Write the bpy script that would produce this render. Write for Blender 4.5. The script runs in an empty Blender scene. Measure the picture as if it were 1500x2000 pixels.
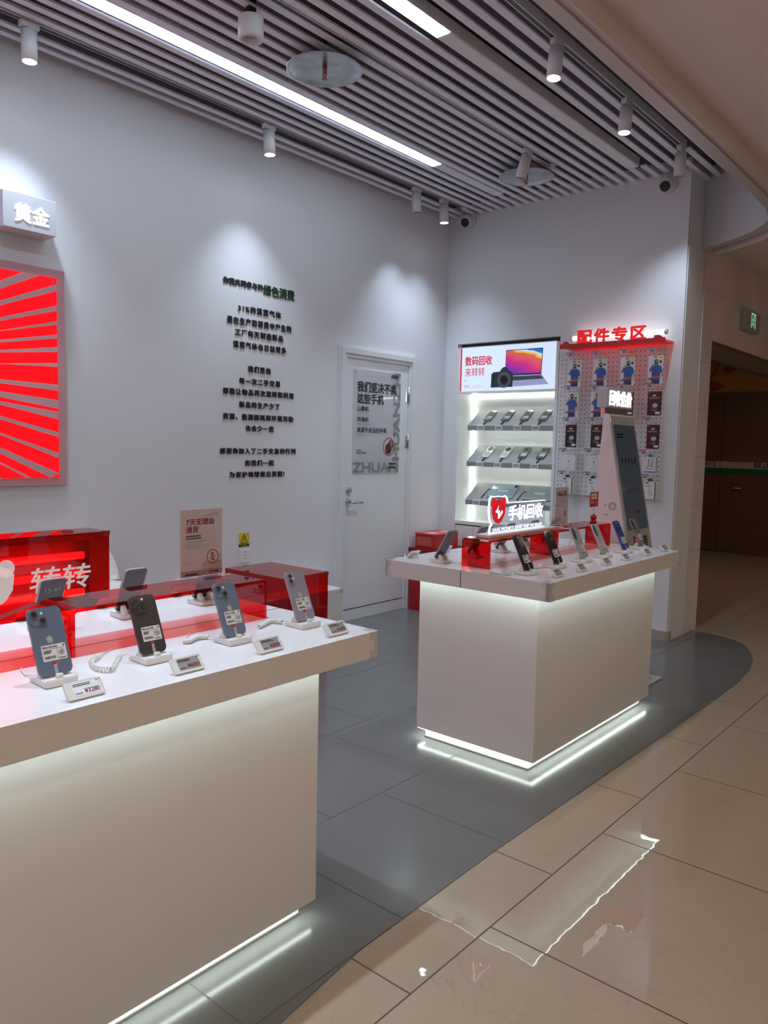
import bpy, bmesh, math, random
from mathutils import Matrix, Vector
random.seed(7)
SC = bpy.context.scene
COL = SC.collection
PI = math.pi

# ------------------------------------------------------------------ camera
CAM_F, YAW, PITCH, ROLL = 1516.08, math.radians(40.3928), math.radians(-5.0206), math.radians(1.2452)
fw = Vector((-math.sin(YAW) * math.cos(PITCH), math.cos(YAW) * math.cos(PITCH), math.sin(PITCH)))
rt = Vector((math.cos(YAW), math.sin(YAW), 0)); up = rt.cross(fw)
r2 = math.cos(ROLL) * rt + math.sin(ROLL) * up
u2 = -math.sin(ROLL) * rt + math.cos(ROLL) * up
cd = bpy.data.cameras.new('camera'); cam = bpy.data.objects.new('camera', cd); COL.objects.link(cam)
cd.sensor_fit = 'HORIZONTAL'; cd.sensor_width = 36; cd.lens = 36 * CAM_F / 1500
cam.matrix_world = Matrix(((r2.x, u2.x, -fw.x, 0), (r2.y, u2.y, -fw.y, 0), (r2.z, u2.z, -fw.z, 1.4), (0, 0, 0, 1)))
cd.clip_start = 0.02
SC.camera = cam

# ------------------------------------------------------------------ world, exposure, mall lamps
SC.view_settings.view_transform = 'Standard'
SC.view_settings.look = 'None'
SC.view_settings.gamma = 1.0
SC.view_settings.use_curve_mapping = False
SC.view_settings.exposure = 0.0
SC.cycles.transparent_max_bounces = 24
SC.cycles.max_bounces = 10
SC.cycles.sample_clamp_indirect = 6
w = bpy.data.worlds.new('world'); SC.world = w; w.use_nodes = True
w.node_tree.nodes['Background'].inputs[0].default_value = (0.9, 0.82, 0.78, 1)
w.node_tree.nodes['Background'].inputs[1].default_value = 0.03

MALL_W, SPOT_W, LED_E, APRON_E, TOE_E = 12.0, 56.0, 12.5, 8.0, 22.0
for lx in (0.6, 2.6, 4.6):
    for ly in (-2.5, 0.2, 2.9, 5.6, 8.3):
        ld = bpy.data.lights.new('mall_lamp', 'AREA'); ld.shape = 'DISK'; ld.size = 0.22
        ld.energy = MALL_W * (1.2 if ly < 1 else 0.5 if ly < 4 else 0.42); ld.color = (1.0, 0.825, 0.665)
        lo = bpy.data.objects.new('mall_lamp', ld); lo.location = (lx, ly, 2.925); COL.objects.link(lo)
ld = bpy.data.lights.new('corridor_lamp', 'AREA'); ld.shape = 'DISK'; ld.size = 0.2; ld.energy = 8.0; ld.color = (1.0, 0.72, 0.5)
lo = bpy.data.objects.new('corridor_lamp', ld); lo.location = (-3.0, 8.6, 2.78); COL.objects.link(lo)

# ------------------------------------------------------------------ materials
MATS = {}
def node_mat(name):
    m = bpy.data.materials.new(name); m.use_nodes = True
    nt = m.node_tree; nt.nodes.clear()
    out = nt.nodes.new('ShaderNodeOutputMaterial')
    return m, nt, out

def surf(name, col, rough=0.5, metal=0.0, var=0.03, scale=6.0, bump=0.0, bscale=60.0, spec=0.5, coat=0.0):
    if name in MATS: return MATS[name]
    m, nt, out = node_mat(name)
    b = nt.nodes.new('ShaderNodeBsdfPrincipled')
    tc = nt.nodes.new('ShaderNodeTexCoord')
    nz = nt.nodes.new('ShaderNodeTexNoise'); nz.inputs['Scale'].default_value = scale; nz.inputs['Detail'].default_value = 4
    nt.links.new(tc.outputs['Object'], nz.inputs['Vector'])
    rp = nt.nodes.new('ShaderNodeValToRGB')
    lo = [max(0, c * (1 - var)) for c in col]; hi = [min(1, c * (1 + var)) for c in col]
    rp.color_ramp.elements[0].position = 0.3; rp.color_ramp.elements[1].position = 0.7
    rp.color_ramp.elements[0].color = (*lo, 1); rp.color_ramp.elements[1].color = (*hi, 1)
    nt.links.new(nz.outputs['Fac'], rp.inputs['Fac'])
    nt.links.new(rp.outputs['Color'], b.inputs['Base Color'])
    b.inputs['Roughness'].default_value = rough; b.inputs['Metallic'].default_value = metal
    b.inputs['Specular IOR Level'].default_value = spec
    b.inputs['Coat Weight'].default_value = coat; b.inputs['Coat Roughness'].default_value = 0.05
    if bump:
        n2 = nt.nodes.new('ShaderNodeTexNoise'); n2.inputs['Scale'].default_value = bscale; n2.inputs['Detail'].default_value = 3
        nt.links.new(tc.outputs['Object'], n2.inputs['Vector'])
        bp = nt.nodes.new('ShaderNodeBump'); bp.inputs['Strength'].default_value = bump; bp.inputs['Distance'].default_value = 0.002
        nt.links.new(n2.outputs['Fac'], bp.inputs['Height']); nt.links.new(bp.outputs['Normal'], b.inputs['Normal'])
    nt.links.new(b.outputs[0], out.inputs[0])
    MATS[name] = m
    return m

def emis(name, col, strength, base=None):
    if name in MATS: return MATS[name]
    m, nt, out = node_mat(name)
    b = nt.nodes.new('ShaderNodeBsdfPrincipled')
    b.inputs['Base Color'].default_value = (*(base or col), 1); b.inputs['Roughness'].default_value = 0.03 if 'screen' in name else 0.4
    b.inputs['Emission Color'].default_value = (*col, 1); b.inputs['Emission Strength'].default_value = strength
    nt.links.new(b.outputs[0], out.inputs[0]); MATS[name] = m
    return m

def math_node(nt, op, a, b=None, c=None):
    n = nt.nodes.new('ShaderNodeMath'); n.operation = op
    for i, v in enumerate((a, b, c)):
        if v is None: continue
        if isinstance(v, (int, float)): n.inputs[i].default_value = v
        else: nt.links.new(v, n.inputs[i])
    return n.outputs[0]

def acrylic(name, col, gloss=1.0, ior=1.45, body=0.0, bodycol=(1, 1, 1)):
    """Tinted clear sheet: passes coloured light straight through, mirrors at grazing angles."""
    if name in MATS: return MATS[name]
    m, nt, out = node_mat(name)
    tr = nt.nodes.new('ShaderNodeBsdfTransparent'); tr.inputs[0].default_value = (*col, 1)
    gl = nt.nodes.new('ShaderNodeBsdfGlossy'); gl.inputs['Roughness'].default_value = 0.02
    gl.inputs[0].default_value = (gloss, gloss, gloss, 1)
    fr = nt.nodes.new('ShaderNodeFresnel'); fr.inputs[0].default_value = ior
    mx = nt.nodes.new('ShaderNodeMixShader')
    ge = nt.nodes.new('ShaderNodeNewGeometry')
    nt.links.new(math_node(nt, 'MULTIPLY', fr.outputs[0], math_node(nt, 'SUBTRACT', 1.0, ge.outputs['Backfacing'])), mx.inputs[0])
    base = tr
    if body:
        df = nt.nodes.new('ShaderNodeBsdfDiffuse'); df.inputs[0].default_value = (*bodycol, 1)
        m2 = nt.nodes.new('ShaderNodeMixShader'); m2.inputs[0].default_value = body
        nt.links.new(tr.outputs[0], m2.inputs[1]); nt.links.new(df.outputs[0], m2.inputs[2]); base = m2
    nt.links.new(base.outputs[0], mx.inputs[1]); nt.links.new(gl.outputs[0], mx.inputs[2])
    nt.links.new(mx.outputs[0], out.inputs[0]); MATS[name] = m
    return m

def tile_floor(name, col, grout, ox, oy, px, py, row_shift, rough, var, vein, gw=0.003, spec=0.5, bump=0.0):
    """Rectangular tiles in columns px wide and py long, every second column shifted by row_shift."""
    m, nt, out = node_mat(name)
    b = nt.nodes.new('ShaderNodeBsdfPrincipled')
    tc = nt.nodes.new('ShaderNodeTexCoord'); sp = nt.nodes.new('ShaderNodeSeparateXYZ')
    nt.links.new(tc.outputs['Object'], sp.inputs[0])
    u = math_node(nt, 'DIVIDE', math_node(nt, 'SUBTRACT', sp.outputs[0], ox), px)
    iu = math_node(nt, 'FLOOR', u); fu = math_node(nt, 'FRACT', u)
    par = math_node(nt, 'FLOORED_MODULO', iu, 2)
    yy = math_node(nt, 'SUBTRACT', math_node(nt, 'SUBTRACT', sp.outputs[1], oy), math_node(nt, 'MULTIPLY', par, row_shift))
    v = math_node(nt, 'DIVIDE', yy, py); iv = math_node(nt, 'FLOOR', v); fv = math_node(nt, 'FRACT', v)
    du = math_node(nt, 'MULTIPLY', math_node(nt, 'MINIMUM', fu, math_node(nt, 'SUBTRACT', 1.0, fu)), px)
    dv = math_node(nt, 'MULTIPLY', math_node(nt, 'MINIMUM', fv, math_node(nt, 'SUBTRACT', 1.0, fv)), py)
    line = math_node(nt, 'LESS_THAN', math_node(nt, 'MINIMUM', du, dv), gw)
    cid = nt.nodes.new('ShaderNodeCombineXYZ'); nt.links.new(iu, cid.inputs[0]); nt.links.new(iv, cid.inputs[1])
    wn = nt.nodes.new('ShaderNodeTexWhiteNoise'); nt.links.new(cid.outputs[0], wn.inputs['Vector'])
    nz = nt.nodes.new('ShaderNodeTexNoise'); nz.inputs['Scale'].default_value = 3.2; nz.inputs['Detail'].default_value = 8; nz.inputs['Distortion'].default_value = 0.6
    ad = nt.nodes.new('ShaderNodeVectorMath'); ad.operation = 'ADD'
    nt.links.new(tc.outputs['Object'], ad.inputs[0]); nt.links.new(wn.outputs['Color'], ad.inputs[1]); nt.links.new(ad.outputs[0], nz.inputs['Vector'])
    rp = nt.nodes.new('ShaderNodeValToRGB')
    rp.color_ramp.elements[0].position = 0.25; rp.color_ramp.elements[1].position = 0.75
    rp.color_ramp.elements[0].color = (*[c * (1 - var) for c in col], 1); rp.color_ramp.elements[1].color = (*[min(1, c * (1 + var)) for c in col], 1)
    nt.links.new(nz.outputs['Fac'], rp.inputs['Fac'])
    cur = rp.outputs['Color']
    if vein:
        vz = nt.nodes.new('ShaderNodeTexNoise'); vz.inputs['Scale'].default_value = 2.2; vz.inputs['Detail'].default_value = 7; vz.inputs['Roughness'].default_value = 0.68; vz.inputs['Distortion'].default_value = 1.4
        nt.links.new(ad.outputs[0], vz.inputs['Vector'])
        vv = math_node(nt, 'LESS_THAN', math_node(nt, 'ABSOLUTE', math_node(nt, 'SUBTRACT', vz.outputs['Fac'], 0.5)), 0.004)
        mv = nt.nodes.new('ShaderNodeMixRGB'); mv.blend_type = 'MULTIPLY'; mv.inputs[2].default_value = (0.78, 0.7, 0.62, 1)
        nt.links.new(math_node(nt, 'MULTIPLY', vv, vein), mv.inputs[0]); nt.links.new(cur, mv.inputs[1]); cur = mv.outputs[0]
    mx = nt.nodes.new('ShaderNodeMixRGB'); mx.inputs[2].default_value = (*grout, 1)
    nt.links.new(line, mx.inputs[0]); nt.links.new(cur, mx.inputs[1]); nt.links.new(mx.outputs[0], b.inputs['Base Color'])
    nt.links.new(math_node(nt, 'MAXIMUM', math_node(nt, 'MULTIPLY', line, 0.6), rough), b.inputs['Roughness'])
    b.inputs['Specular IOR Level'].default_value = spec
    if bump:
        bz = nt.nodes.new('ShaderNodeTexNoise'); bz.inputs['Scale'].default_value = 9; bz.inputs['Detail'].default_value = 2
        nt.links.new(ad.outputs[0], bz.inputs['Vector'])
        bp = nt.nodes.new('ShaderNodeBump'); bp.inputs['Strength'].default_value = bump; bp.inputs['Distance'].default_value = 0.01
        nt.links.new(bz.outputs['Fac'], bp.inputs['Height']); nt.links.new(bp.outputs['Normal'], b.inputs['Normal'])
    nt.links.new(b.outputs[0], out.inputs[0])
    return m

def pegboard_mat():
    m, nt, out = node_mat('pegboard')
    b = nt.nodes.new('ShaderNodeBsdfPrincipled'); tc = nt.nodes.new('ShaderNodeTexCoord'); sp = nt.nodes.new('ShaderNodeSeparateXYZ')
    nt.links.new(tc.outputs['Object'], sp.inputs[0])
    def cell(o):
        return math_node(nt, 'MULTIPLY', math_node(nt, 'SUBTRACT', math_node(nt, 'FRACT', math_node(nt, 'DIVIDE', o, 0.035)), 0.5), 0.035)
    a, c = cell(sp.outputs[0]), cell(sp.outputs[2])
    d = math_node(nt, 'SQRT', math_node(nt, 'ADD', math_node(nt, 'MULTIPLY', a, a), math_node(nt, 'MULTIPLY', c, c)))
    hole = math_node(nt, 'LESS_THAN', d, 0.0042)
    mx = nt.nodes.new('ShaderNodeMixRGB'); mx.inputs[1].default_value = (0.72, 0.70, 0.71, 1); mx.inputs[2].default_value = (0.03, 0.03, 0.035, 1)
    nt.links.new(hole, mx.inputs[0]); nt.links.new(mx.outputs[0], b.inputs['Base Color']); b.inputs['Roughness'].default_value = 0.45
    nt.links.new(b.outputs[0], out.inputs[0]); return m

WALL = surf('wall_paint', (0.765, 0.77, 0.80), 0.75, var=0.015, scale=1.3, bump=0.12, bscale=220)
SLATH = surf('channel_paint', (0.80, 0.81, 0.84), 0.55)
SLAT = surf('slat_paint', (0.80, 0.81, 0.90), 0.55, var=0.03)
DECK = surf('deck_dark', (0.10, 0.092, 0.10), 0.8)
WHITE = surf('white_laminate', (0.745, 0.725, 0.71), 0.32, var=0.01, bump=0.04, bscale=400)
TOPW = surf('white_gloss_top', (0.84, 0.83, 0.845), 0.13, var=0.008)
DOORW = surf('door_paint', (0.75, 0.765, 0.79), 0.35, var=0.01)
PLASTIC = surf('white_plastic', (0.80, 0.785, 0.76), 0.38, var=0.01)
PLAST2 = surf('grey_plastic', (0.55, 0.55, 0.56), 0.4)
LAMPW = surf('lamp_white', (0.72, 0.71, 0.72), 0.4)
BLACK = surf('black_plastic', (0.012, 0.012, 0.014), 0.35)
INK = surf('black_ink', (0.02, 0.02, 0.025), 0.6)
INKG = surf('grey_ink', (0.33, 0.33, 0.34), 0.6)
MAROON = surf('maroon_ink', (0.20, 0.006, 0.035), 0.5)
REDINK = surf('red_ink', (0.55, 0.01, 0.02), 0.5)
CHROME = surf('brushed_steel', (0.62, 0.62, 0.62), 0.22, metal=1.0)
GALV = surf('galvanised_steel', (0.55, 0.56, 0.57), 0.33, metal=1.0, var=0.2, scale=14)
BRASS = surf('sprinkler_brass', (0.35, 0.16, 0.10), 0.4, metal=0.7)
PAPER = surf('card_white', (0.78, 0.78, 0.79), 0.4)
STICK = surf('sticker_paper', (0.72, 0.71, 0.69), 0.55)
ESCR = surf('paper_screen', (0.33, 0.335, 0.34), 0.35)
GLASS = surf('phone_glass', (0.05, 0.055, 0.06), 0.06, var=0.0)
STONE = surf('polished_stone', (0.76, 0.69, 0.70), 0.06, var=0.08, scale=2.0)
MALLC = surf('mall_ceiling', (0.86, 0.79, 0.76), 0.6, var=0.01)
BULK = surf('bulkhead_paint', (0.60, 0.55, 0.53), 0.3, var=0.01)
BULKI = surf('bulkhead_inner', (0.66, 0.66, 0.69), 0.6, var=0.01)
GLOSSB = surf('bulkhead_gloss', (0.78, 0.71, 0.68), 0.05, var=0.01)
SHELFG = surf('shelf_grey', (0.27, 0.275, 0.285), 0.4)
CABW = surf('cabinet_white', (0.80, 0.80, 0.79), 0.4)
YELLOW = surf('warning_yellow', (0.72, 0.58, 0.02), 0.5)
REDCARD = surf('red_carton', (0.50, 0.015, 0.015), 0.35)
REDOPQ = surf('red_plastic', (0.42, 0.008, 0.012), 0.2)
CLEAR = acrylic('clear_acrylic', (0.965, 0.965, 0.97))
CLEARE = acrylic('clear_acrylic_edge', (0.95, 0.96, 0.97), body=0.03, bodycol=(0.8, 0.82, 0.85))
REDA = acrylic('red_acrylic', (0.92, 0.07, 0.075))
REDB = acrylic('red_acrylic_box', (0.85, 0.045, 0.075))
PINKA = acrylic('poster_acrylic', (0.93, 0.88, 0.88), body=0.45, bodycol=(0.62, 0.52, 0.48))
LEDM = emis('linear_led', (0.72, 0.86, 1.0), LED_E, (0.8, 0.8, 0.8))
APRM = emis('apron_led', (0.84, 1.0, 0.96), APRON_E, (0.8, 0.8, 0.8))
TOEM = emis('toe_led', (0.88, 1.0, 0.93), TOE_E, (0.8, 0.8, 0.8))
SPOTM = emis('spot_lens', (0.95, 0.98, 1.0), 14.0, (0.8, 0.8, 0.8))
LETM = emis('lit_letters', (0.90, 0.95, 1.0), 1.7, (0.8, 0.8, 0.8))
GOLDM = emis('gold_sign_letters', (1.0, 0.93, 0.80), 1.05, (0.8, 0.8, 0.8))

# ------------------------------------------------------------------ mesh builder
TEXT_CACHE = {}
def text_geo(body, track=1.0):
    key = (body, track)
    if key in TEXT_CACHE: return TEXT_CACHE[key]
    c = bpy.data.curves.new('tmp', 'FONT'); c.body = body; c.size = 1; c.resolution_u = 4; c.space_character = track
    o = bpy.data.objects.new('tmp', c); COL.objects.link(o)
    dg = bpy.context.evaluated_depsgraph_get()
    me = bpy.data.meshes.new_from_object(o.evaluated_get(dg))
    vs = [tuple(v.co[:2]) for v in me.vertices]; fs = [tuple(p.vertices) for p in me.polygons]
    fs2 = []
    for f in fs:
        a = sum(vs[f[i]][0] * vs[f[(i + 1) % len(f)]][1] - vs[f[(i + 1) % len(f)]][0] * vs[f[i]][1] for i in range(len(f)))
        fs2.append(f if a > 0 else tuple(reversed(f)))
    bpy.data.objects.remove(o); bpy.data.curves.remove(c); bpy.data.meshes.remove(me)
    xs = [v[0] for v in vs]; ys = [v[1] for v in vs]
    TEXT_CACHE[key] = (vs, fs2, min(xs), max(xs), min(ys), max(ys))
    return TEXT_CACHE[key]

def frame(o, right, upv):
    r = Vector(right).normalized(); u = Vector(upv).normalized(); n = r.cross(u)
    return Matrix(((r.x, u.x, n.x, o[0]), (r.y, u.y, n.y, o[1]), (r.z, u.z, n.z, o[2]), (0, 0, 0, 1)))

def rrect(w, h, r, seg=5):
    pts = []
    for cx, cy, a0 in ((w / 2 - r, h / 2 - r, 0), (-w / 2 + r, h / 2 - r, 90), (-w / 2 + r, -h / 2 + r, 180), (w / 2 - r, -h / 2 + r, 270)):
        for i in range(seg + 1):
            a = math.radians(a0 + 90 * i / seg); pts.append((cx + r * math.cos(a), cy + r * math.sin(a)))
    return pts

def ellipse(cx, cy, rx, ry, n=24, a0=0, a1=360):
    k = n if a1 - a0 >= 360 else n + 1
    return [(cx + rx * math.cos(math.radians(a0 + (a1 - a0) * i / n)), cy + ry * math.sin(math.radians(a0 + (a1 - a0) * i / n))) for i in range(k)]

class MB:
    def __init__(s, T=None):
        s.bm = bmesh.new(); s.mats = []; s.T = T or Matrix.Identity(4)
    def mi(s, m):
        if m not in s.mats: s.mats.append(m)
        return s.mats.index(m)
    def _v(s, co): return s.bm.verts.new(s.T @ Vector(co))
    def _f(s, vs, m, smooth=False):
        try: f = s.bm.faces.new(vs)
        except ValueError: return None
        f.material_index = s.mi(m); f.smooth = smooth
        return f
    def box(s, lo, hi, m, bev=0.0):
        x0, y0, z0 = lo; x1, y1, z1 = hi
        v = [s._v(c) for c in ((x0, y0, z0), (x1, y0, z0), (x1, y1, z0), (x0, y1, z0), (x0, y0, z1), (x1, y0, z1), (x1, y1, z1), (x0, y1, z1))]
        fs = [s._f([v[i] for i in q], m) for q in ((0, 3, 2, 1), (4, 5, 6, 7), (0, 1, 5, 4), (1, 2, 6, 5), (2, 3, 7, 6), (3, 0, 4, 7))]
        if bev:
            ed = list({e for f in fs for e in f.edges})
            r = bmesh.ops.bevel(s.bm, geom=ed, offset=bev, segments=2, affect='EDGES', profile=0.5)
            for f in r['faces']: f.material_index = s.mi(m)
        return s
    def prism(s, pts, z0, z1, m, bev=0.0, smooth_sides=False):
        """Extrude a 2D outline (local x,y, counter-clockwise) from z0 to z1."""
        a = [s._v((x, y, z0)) for x, y in pts]; b = [s._v((x, y, z1)) for x, y in pts]
        n = len(pts)
        f0 = s._f(list(reversed(a)), m); f1 = s._f(b, m)
        for i in range(n): s._f([a[i], a[(i + 1) % n], b[(i + 1) % n], b[i]], m, smooth_sides)
        if bev:
            ed = [e for f in (f0, f1) if f for e in f.edges]
            r = bmesh.ops.bevel(s.bm, geom=ed, offset=bev, segments=2, affect='EDGES', profile=0.5)
            for f in r['faces']: f.material_index = s.mi(m); f.smooth = True
        return s
    def flat(s, pts, z, m):
        s._f([s._v((x, y, z)) for x, y in pts], m); return s
    def stroke(s, p, q, w, z0, z1, m):
        d = Vector((q[0] - p[0], q[1] - p[1])); L = d.length
        if L == 0: return s
        n = Vector((-d.y, d.x)) / L * w / 2
        return s.prism([(p[0] - n.x, p[1] - n.y), (q[0] - n.x, q[1] - n.y), (q[0] + n.x, q[1] + n.y), (p[0] + n.x, p[1] + n.y)], z0, z1, m)
    def ring(s, cx, cy, rx, ry, w, z0, z1, m, n=36):
        o = ellipse(cx, cy, rx, ry, n); i_ = ellipse(cx, cy, rx - w, ry - w, n)
        vo0 = [s._v((*p, z0)) for p in o]; vo1 = [s._v((*p, z1)) for p in o]; vi0 = [s._v((*p, z0)) for p in i_]; vi1 = [s._v((*p, z1)) for p in i_]
        for k in range(n):
            j = (k + 1) % n
            s._f([vo1[k], vo1[j], vi1[j], vi1[k]], m); s._f([vo0[k], vi0[k], vi0[j], vo0[j]], m)
            s._f([vo0[k], vo0[j], vo1[j], vo1[k]], m, True); s._f([vi0[k], vi1[k], vi1[j], vi0[j]], m, True)
        return s
    def cyl(s, p, q, r, m, r2=None, seg=24, caps=True, cap_mat=None):
        p = Vector(p); q = Vector(q); d = (q - p).normalized(); r2 = r if r2 is None else r2
        a = d.orthogonal().normalized(); b = d.cross(a)
        A = [s._v(p + (a * math.cos(2 * PI * i / seg) + b * math.sin(2 * PI * i / seg)) * r) for i in range(seg)]
        B = [s._v(q + (a * math.cos(2 * PI * i / seg) + b * math.sin(2 * PI * i / seg)) * r2) for i in range(seg)]
        for i in range(seg): s._f([A[i], A[(i + 1) % seg], B[(i + 1) % seg], B[i]], m, True)
        if caps: s._f(list(reversed(A)), m); s._f(B, cap_mat or m)
        return s
    def tube(s, pts, r, m, seg=8):
        P = [Vector(p) for p in pts]; rings = []
        prev = None
        for i, p in enumerate(P):
            d = (P[min(i + 1, len(P) - 1)] - P[max(i - 1, 0)]).normalized()
            a = d.orthogonal().normalized() if prev is None else (prev - d * prev.dot(d)).normalized()
            prev = a; b = d.cross(a)
            rings.append([s._v(p + (a * math.cos(2 * PI * k / seg) + b * math.sin(2 * PI * k / seg)) * r) for k in range(seg)])
        for u, v in zip(rings, rings[1:]):
            for k in range(seg): s._f([u[k], u[(k + 1) % seg], v[(k + 1) % seg], v[k]], m, True)
        s._f(list(reversed(rings[0])), m); s._f(rings[-1], m)
        return s
    def lathe(s, prof, c, m, seg=32):
        """prof: (r, z) list, around the local z axis at c."""
        rings = [[s._v((c[0] + r * math.cos(2 * PI * k / seg), c[1] + r * math.sin(2 * PI * k / seg), c[2] + z)) for k in range(seg)] for r, z in prof]
        for u, v in zip(rings, rings[1:]):
            for k in range(seg): s._f([u[k], u[(k + 1) % seg], v[(k + 1) % seg], v[k]], m, True)
        s._f(list(reversed(rings[0])), m); s._f(rings[-1], m)
        return s
    def ball(s, c, r, m, sz=1.0, seg=20):
        return s.lathe([(max(1e-4, r * math.sin(PI * i / 10)), -r * sz * math.cos(PI * i / 10)) for i in range(11)], c, m, seg)
    def text(s, body, x, y, m, w=None, h=None, bold=0.0, z0=0.0, z1=None, align='L', rot=0.0, shear=0.0, track=1.0):
        """Lettering whose ink box starts at (x, y); w and h scale it; bold widens the strokes."""
        vs, fs, x0, x1, y0, y1 = text_geo(body, track)
        sx = w / (x1 - x0) if w else None; sy = h / (y1 - y0) if h else None
        sx = sx or sy; sy = sy or sx
        off = 0 if align == 'L' else (x1 - x0) * sx * (0.5 if align == 'C' else 1.0)
        bo = bold * sy
        ds = [(0, 0)] if not bold else [(0, 0), (bo, 0), (-bo, 0), (0, bo), (0, -bo), (bo * .7, bo * .7), (-bo * .7, bo * .7), (bo * .7, -bo * .7), (-bo * .7, -bo * .7)]
        ca, sa = math.cos(rot), math.sin(rot)
        for kc, (dx, dy) in enumerate(ds):
            P = []; zo = kc * 4e-5
            for a, b in vs:
                px = (a - x0) * sx + dx - off; py = (b - y0) * sy + dy; px += shear * py
                P.append((x + px * ca - py * sa, y + px * sa + py * ca))
            if z1 is None:
                V = [s._v((p[0], p[1], z0 + zo)) for p in P]
                for f in fs: s._f([V[i] for i in f], m)
            else:
                A = [s._v((p[0], p[1], z0)) for p in P]; B = [s._v((p[0], p[1], z1 + zo)) for p in P]
                cnt = {}
                for f in fs:
                    s._f([B[i] for i in f], m)
                    for i in range(len(f)): cnt[(f[i], f[(i + 1) % len(f)])] = 1
                for (i, j) in cnt:
                    if (j, i) not in cnt: s._f([A[i], A[j], B[j], B[i]], m)
        return s
    def build(s, name, parent=None, label=None):
        me = bpy.data.meshes.new(name); s.bm.normal_update(); s.bm.to_mesh(me); s.bm.free()
        for m in s.mats: me.materials.append(m)
        o = bpy.data.objects.new(name, me); COL.objects.link(o)
        if parent is not None: o.parent = parent
        if label: o['label'] = label
        return o

def tag(o, label, cat, group=None):
    o['label'] = label; o['category'] = cat
    if group: o['group'] = group
    return o
def thing(name, label, cat, loc=(0, 0, 0), group=None, rz=0.0):
    o = bpy.data.objects.new(name, None); o.empty_display_size = 0.05; COL.objects.link(o)
    o.location = loc; o.rotation_euler = (0, 0, rz)
    return tag(o, label, cat, group)
def struct(o): o['kind'] = 'structure'; return o
def one(name, mb, label, cat, group=None): return tag(mb.build(name), label, cat, group)
YZ = ((0, 1, 0), (0, 0, 1))      # facing +x
XZ = ((1, 0, 0), (0, 0, 1))      # facing -y
def bars(m, x, y, n, w, h, gap, z, mat, seedw=0.25, align='L'):
    """Rows of small unreadable print as thin bars, broken into words."""
    for i in range(n):
        L = w * (1 - seedw * random.random()); xx = x if align == 'L' else x - L; end = xx + L
        while xx < end - 1e-5:
            k = min(end - xx, w * random.uniform(0.10, 0.26)); m.box((xx, y - i * (h + gap), z), (xx + k * 0.92, y - i * (h + gap) + h, z + 0.0003), mat); xx += k

# ================================================================== SETTING
WX, BY, ZC = -4.106, 5.62, 3.35
# floors
FLOOR = tile_floor('mall_tile', (0.42, 0.335, 0.255), (0.10, 0.06, 0.04), -1.14, 1.86, 0.75, 0.75, 0.375, 0.012, 0.03, 0.35, 0.0026, 0.5, 0.035)
GREY = tile_floor('shop_tile', (0.158, 0.160, 0.158), (0.085, 0.085, 0.085), -1.94, 1.715, 0.59, 0.585, 0.30, 0.20, 0.05, 0.0, 0.0026, 0.33)
m = MB(); m.box((-9, -6, -0.1), (7, 14, 0), FLOOR); struct(m.build('floor'))
edge = [(-1.30, -5.5), (-1.31, 1.2), (-1.35, 1.52), (-1.36, 2.2), (-1.35, 3.0), (-1.335, 3.8), (-1.33, 4.5), (-1.335, 4.95), (-1.36, 5.25), (-1.41, 5.52), (-1.49, 5.75), (-1.58, 5.93), (-1.68, 6.03), (-1.80, 6.085), (-2.02, 6.10)]
m = MB(); m.prism([(-4.3, -5.5)] + edge + [(-2.02, 5.0), (-4.3, 5.0)] if False else [(-4.106, -5.5)] + edge + [(-2.02, 5.7), (-4.106, 5.7)], 0.0, 0.0025, GREY); struct(m.build('floor_shop'))
# left wall (with the staff door in it)
DY0, DY1, DZ = 4.335, 5.10, 2.062
m = MB()
m.box((WX - 0.2, -5.5, 0), (WX, DY0, 3.6), WALL); m.box((WX - 0.2, DY1, 0), (WX, 6.2, 3.6), WALL); m.box((WX - 0.2, DY0, DZ), (WX, DY1, 3.6), WALL)
struct(m.build('wall_left'))
# back wall with the recess of the display cabinet
CX0, CX1, CZ0, CZ1 = -3.976, -2.995, 0.04, 2.276
m = MB()
m.box((WX, BY, 0), (CX0, BY + 0.33, 3.6), WALL); m.box((CX1, BY, 0), (-2.035, BY + 0.33, 3.6), WALL)
m.box((CX0, BY, CZ1), (CX1, BY + 0.33, 3.6), WALL); m.box((CX0, BY + 0.30, 0), (CX1, BY + 0.33, CZ1), WALL)
struct(m.build('wall_back'))
m = MB(); m.box((-2.035, BY + 0.012, 0.0), (-2.027, BY + 0.33, 2.845), WALL); m.box((-2.06, BY + 0.012, 0.06), (-2.0335, BY + 0.014, 3.4), INKG); struct(m.build('wall_return'))
m = MB(); m.box((-2.99, BY - 0.012, 0), (-2.033, BY, 0.075), surf('skirting', (0.42, 0.37, 0.34), 0.4)); m.box((-2.035, BY - 0.012, 0), (-2.021, BY + 0.05, 0.075), surf('skirting', (0.42, 0.37, 0.34), 0.4)); struct(m.build('baseboard_back'))
# ceiling deck and the timber-like slat screen under it
m = MB(); m.box((-4.3, -5.5, 3.44), (-1.2, 6.4, 3.55), DECK); struct(m.build('ceiling'))
LED1, LED2 = (-3.450, -3.362), (-2.388, -2.300)
TRK = (-3.820, -2.762, -1.945)
m = MB(); x = -3.4316 - 0.0872 * 7
while x < -1.45:
    y0 = -5.0
    for a, b, ye in ((*LED1, 5.31), (*LED2, 5.36)):
        if x + 0.04 > a - 0.004 and x < b + 0.004: y0 = ye
    for tx, ye in ((TRK[0], 5.46), (TRK[1], 5.02), (TRK[2], 5.22)):
        if x + 0.041 > tx - 0.0175 and x < tx + 0.0175: y0 = ye
    y1 = BY if x < -2.04 else (5.93 if x < -1.75 else 5.60 if x < -1.6 else 5.35)
    m.box((x, y0, ZC), (x + 0.041, y1, ZC + 0.011), SLAT)
    x += 0.0872
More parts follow.
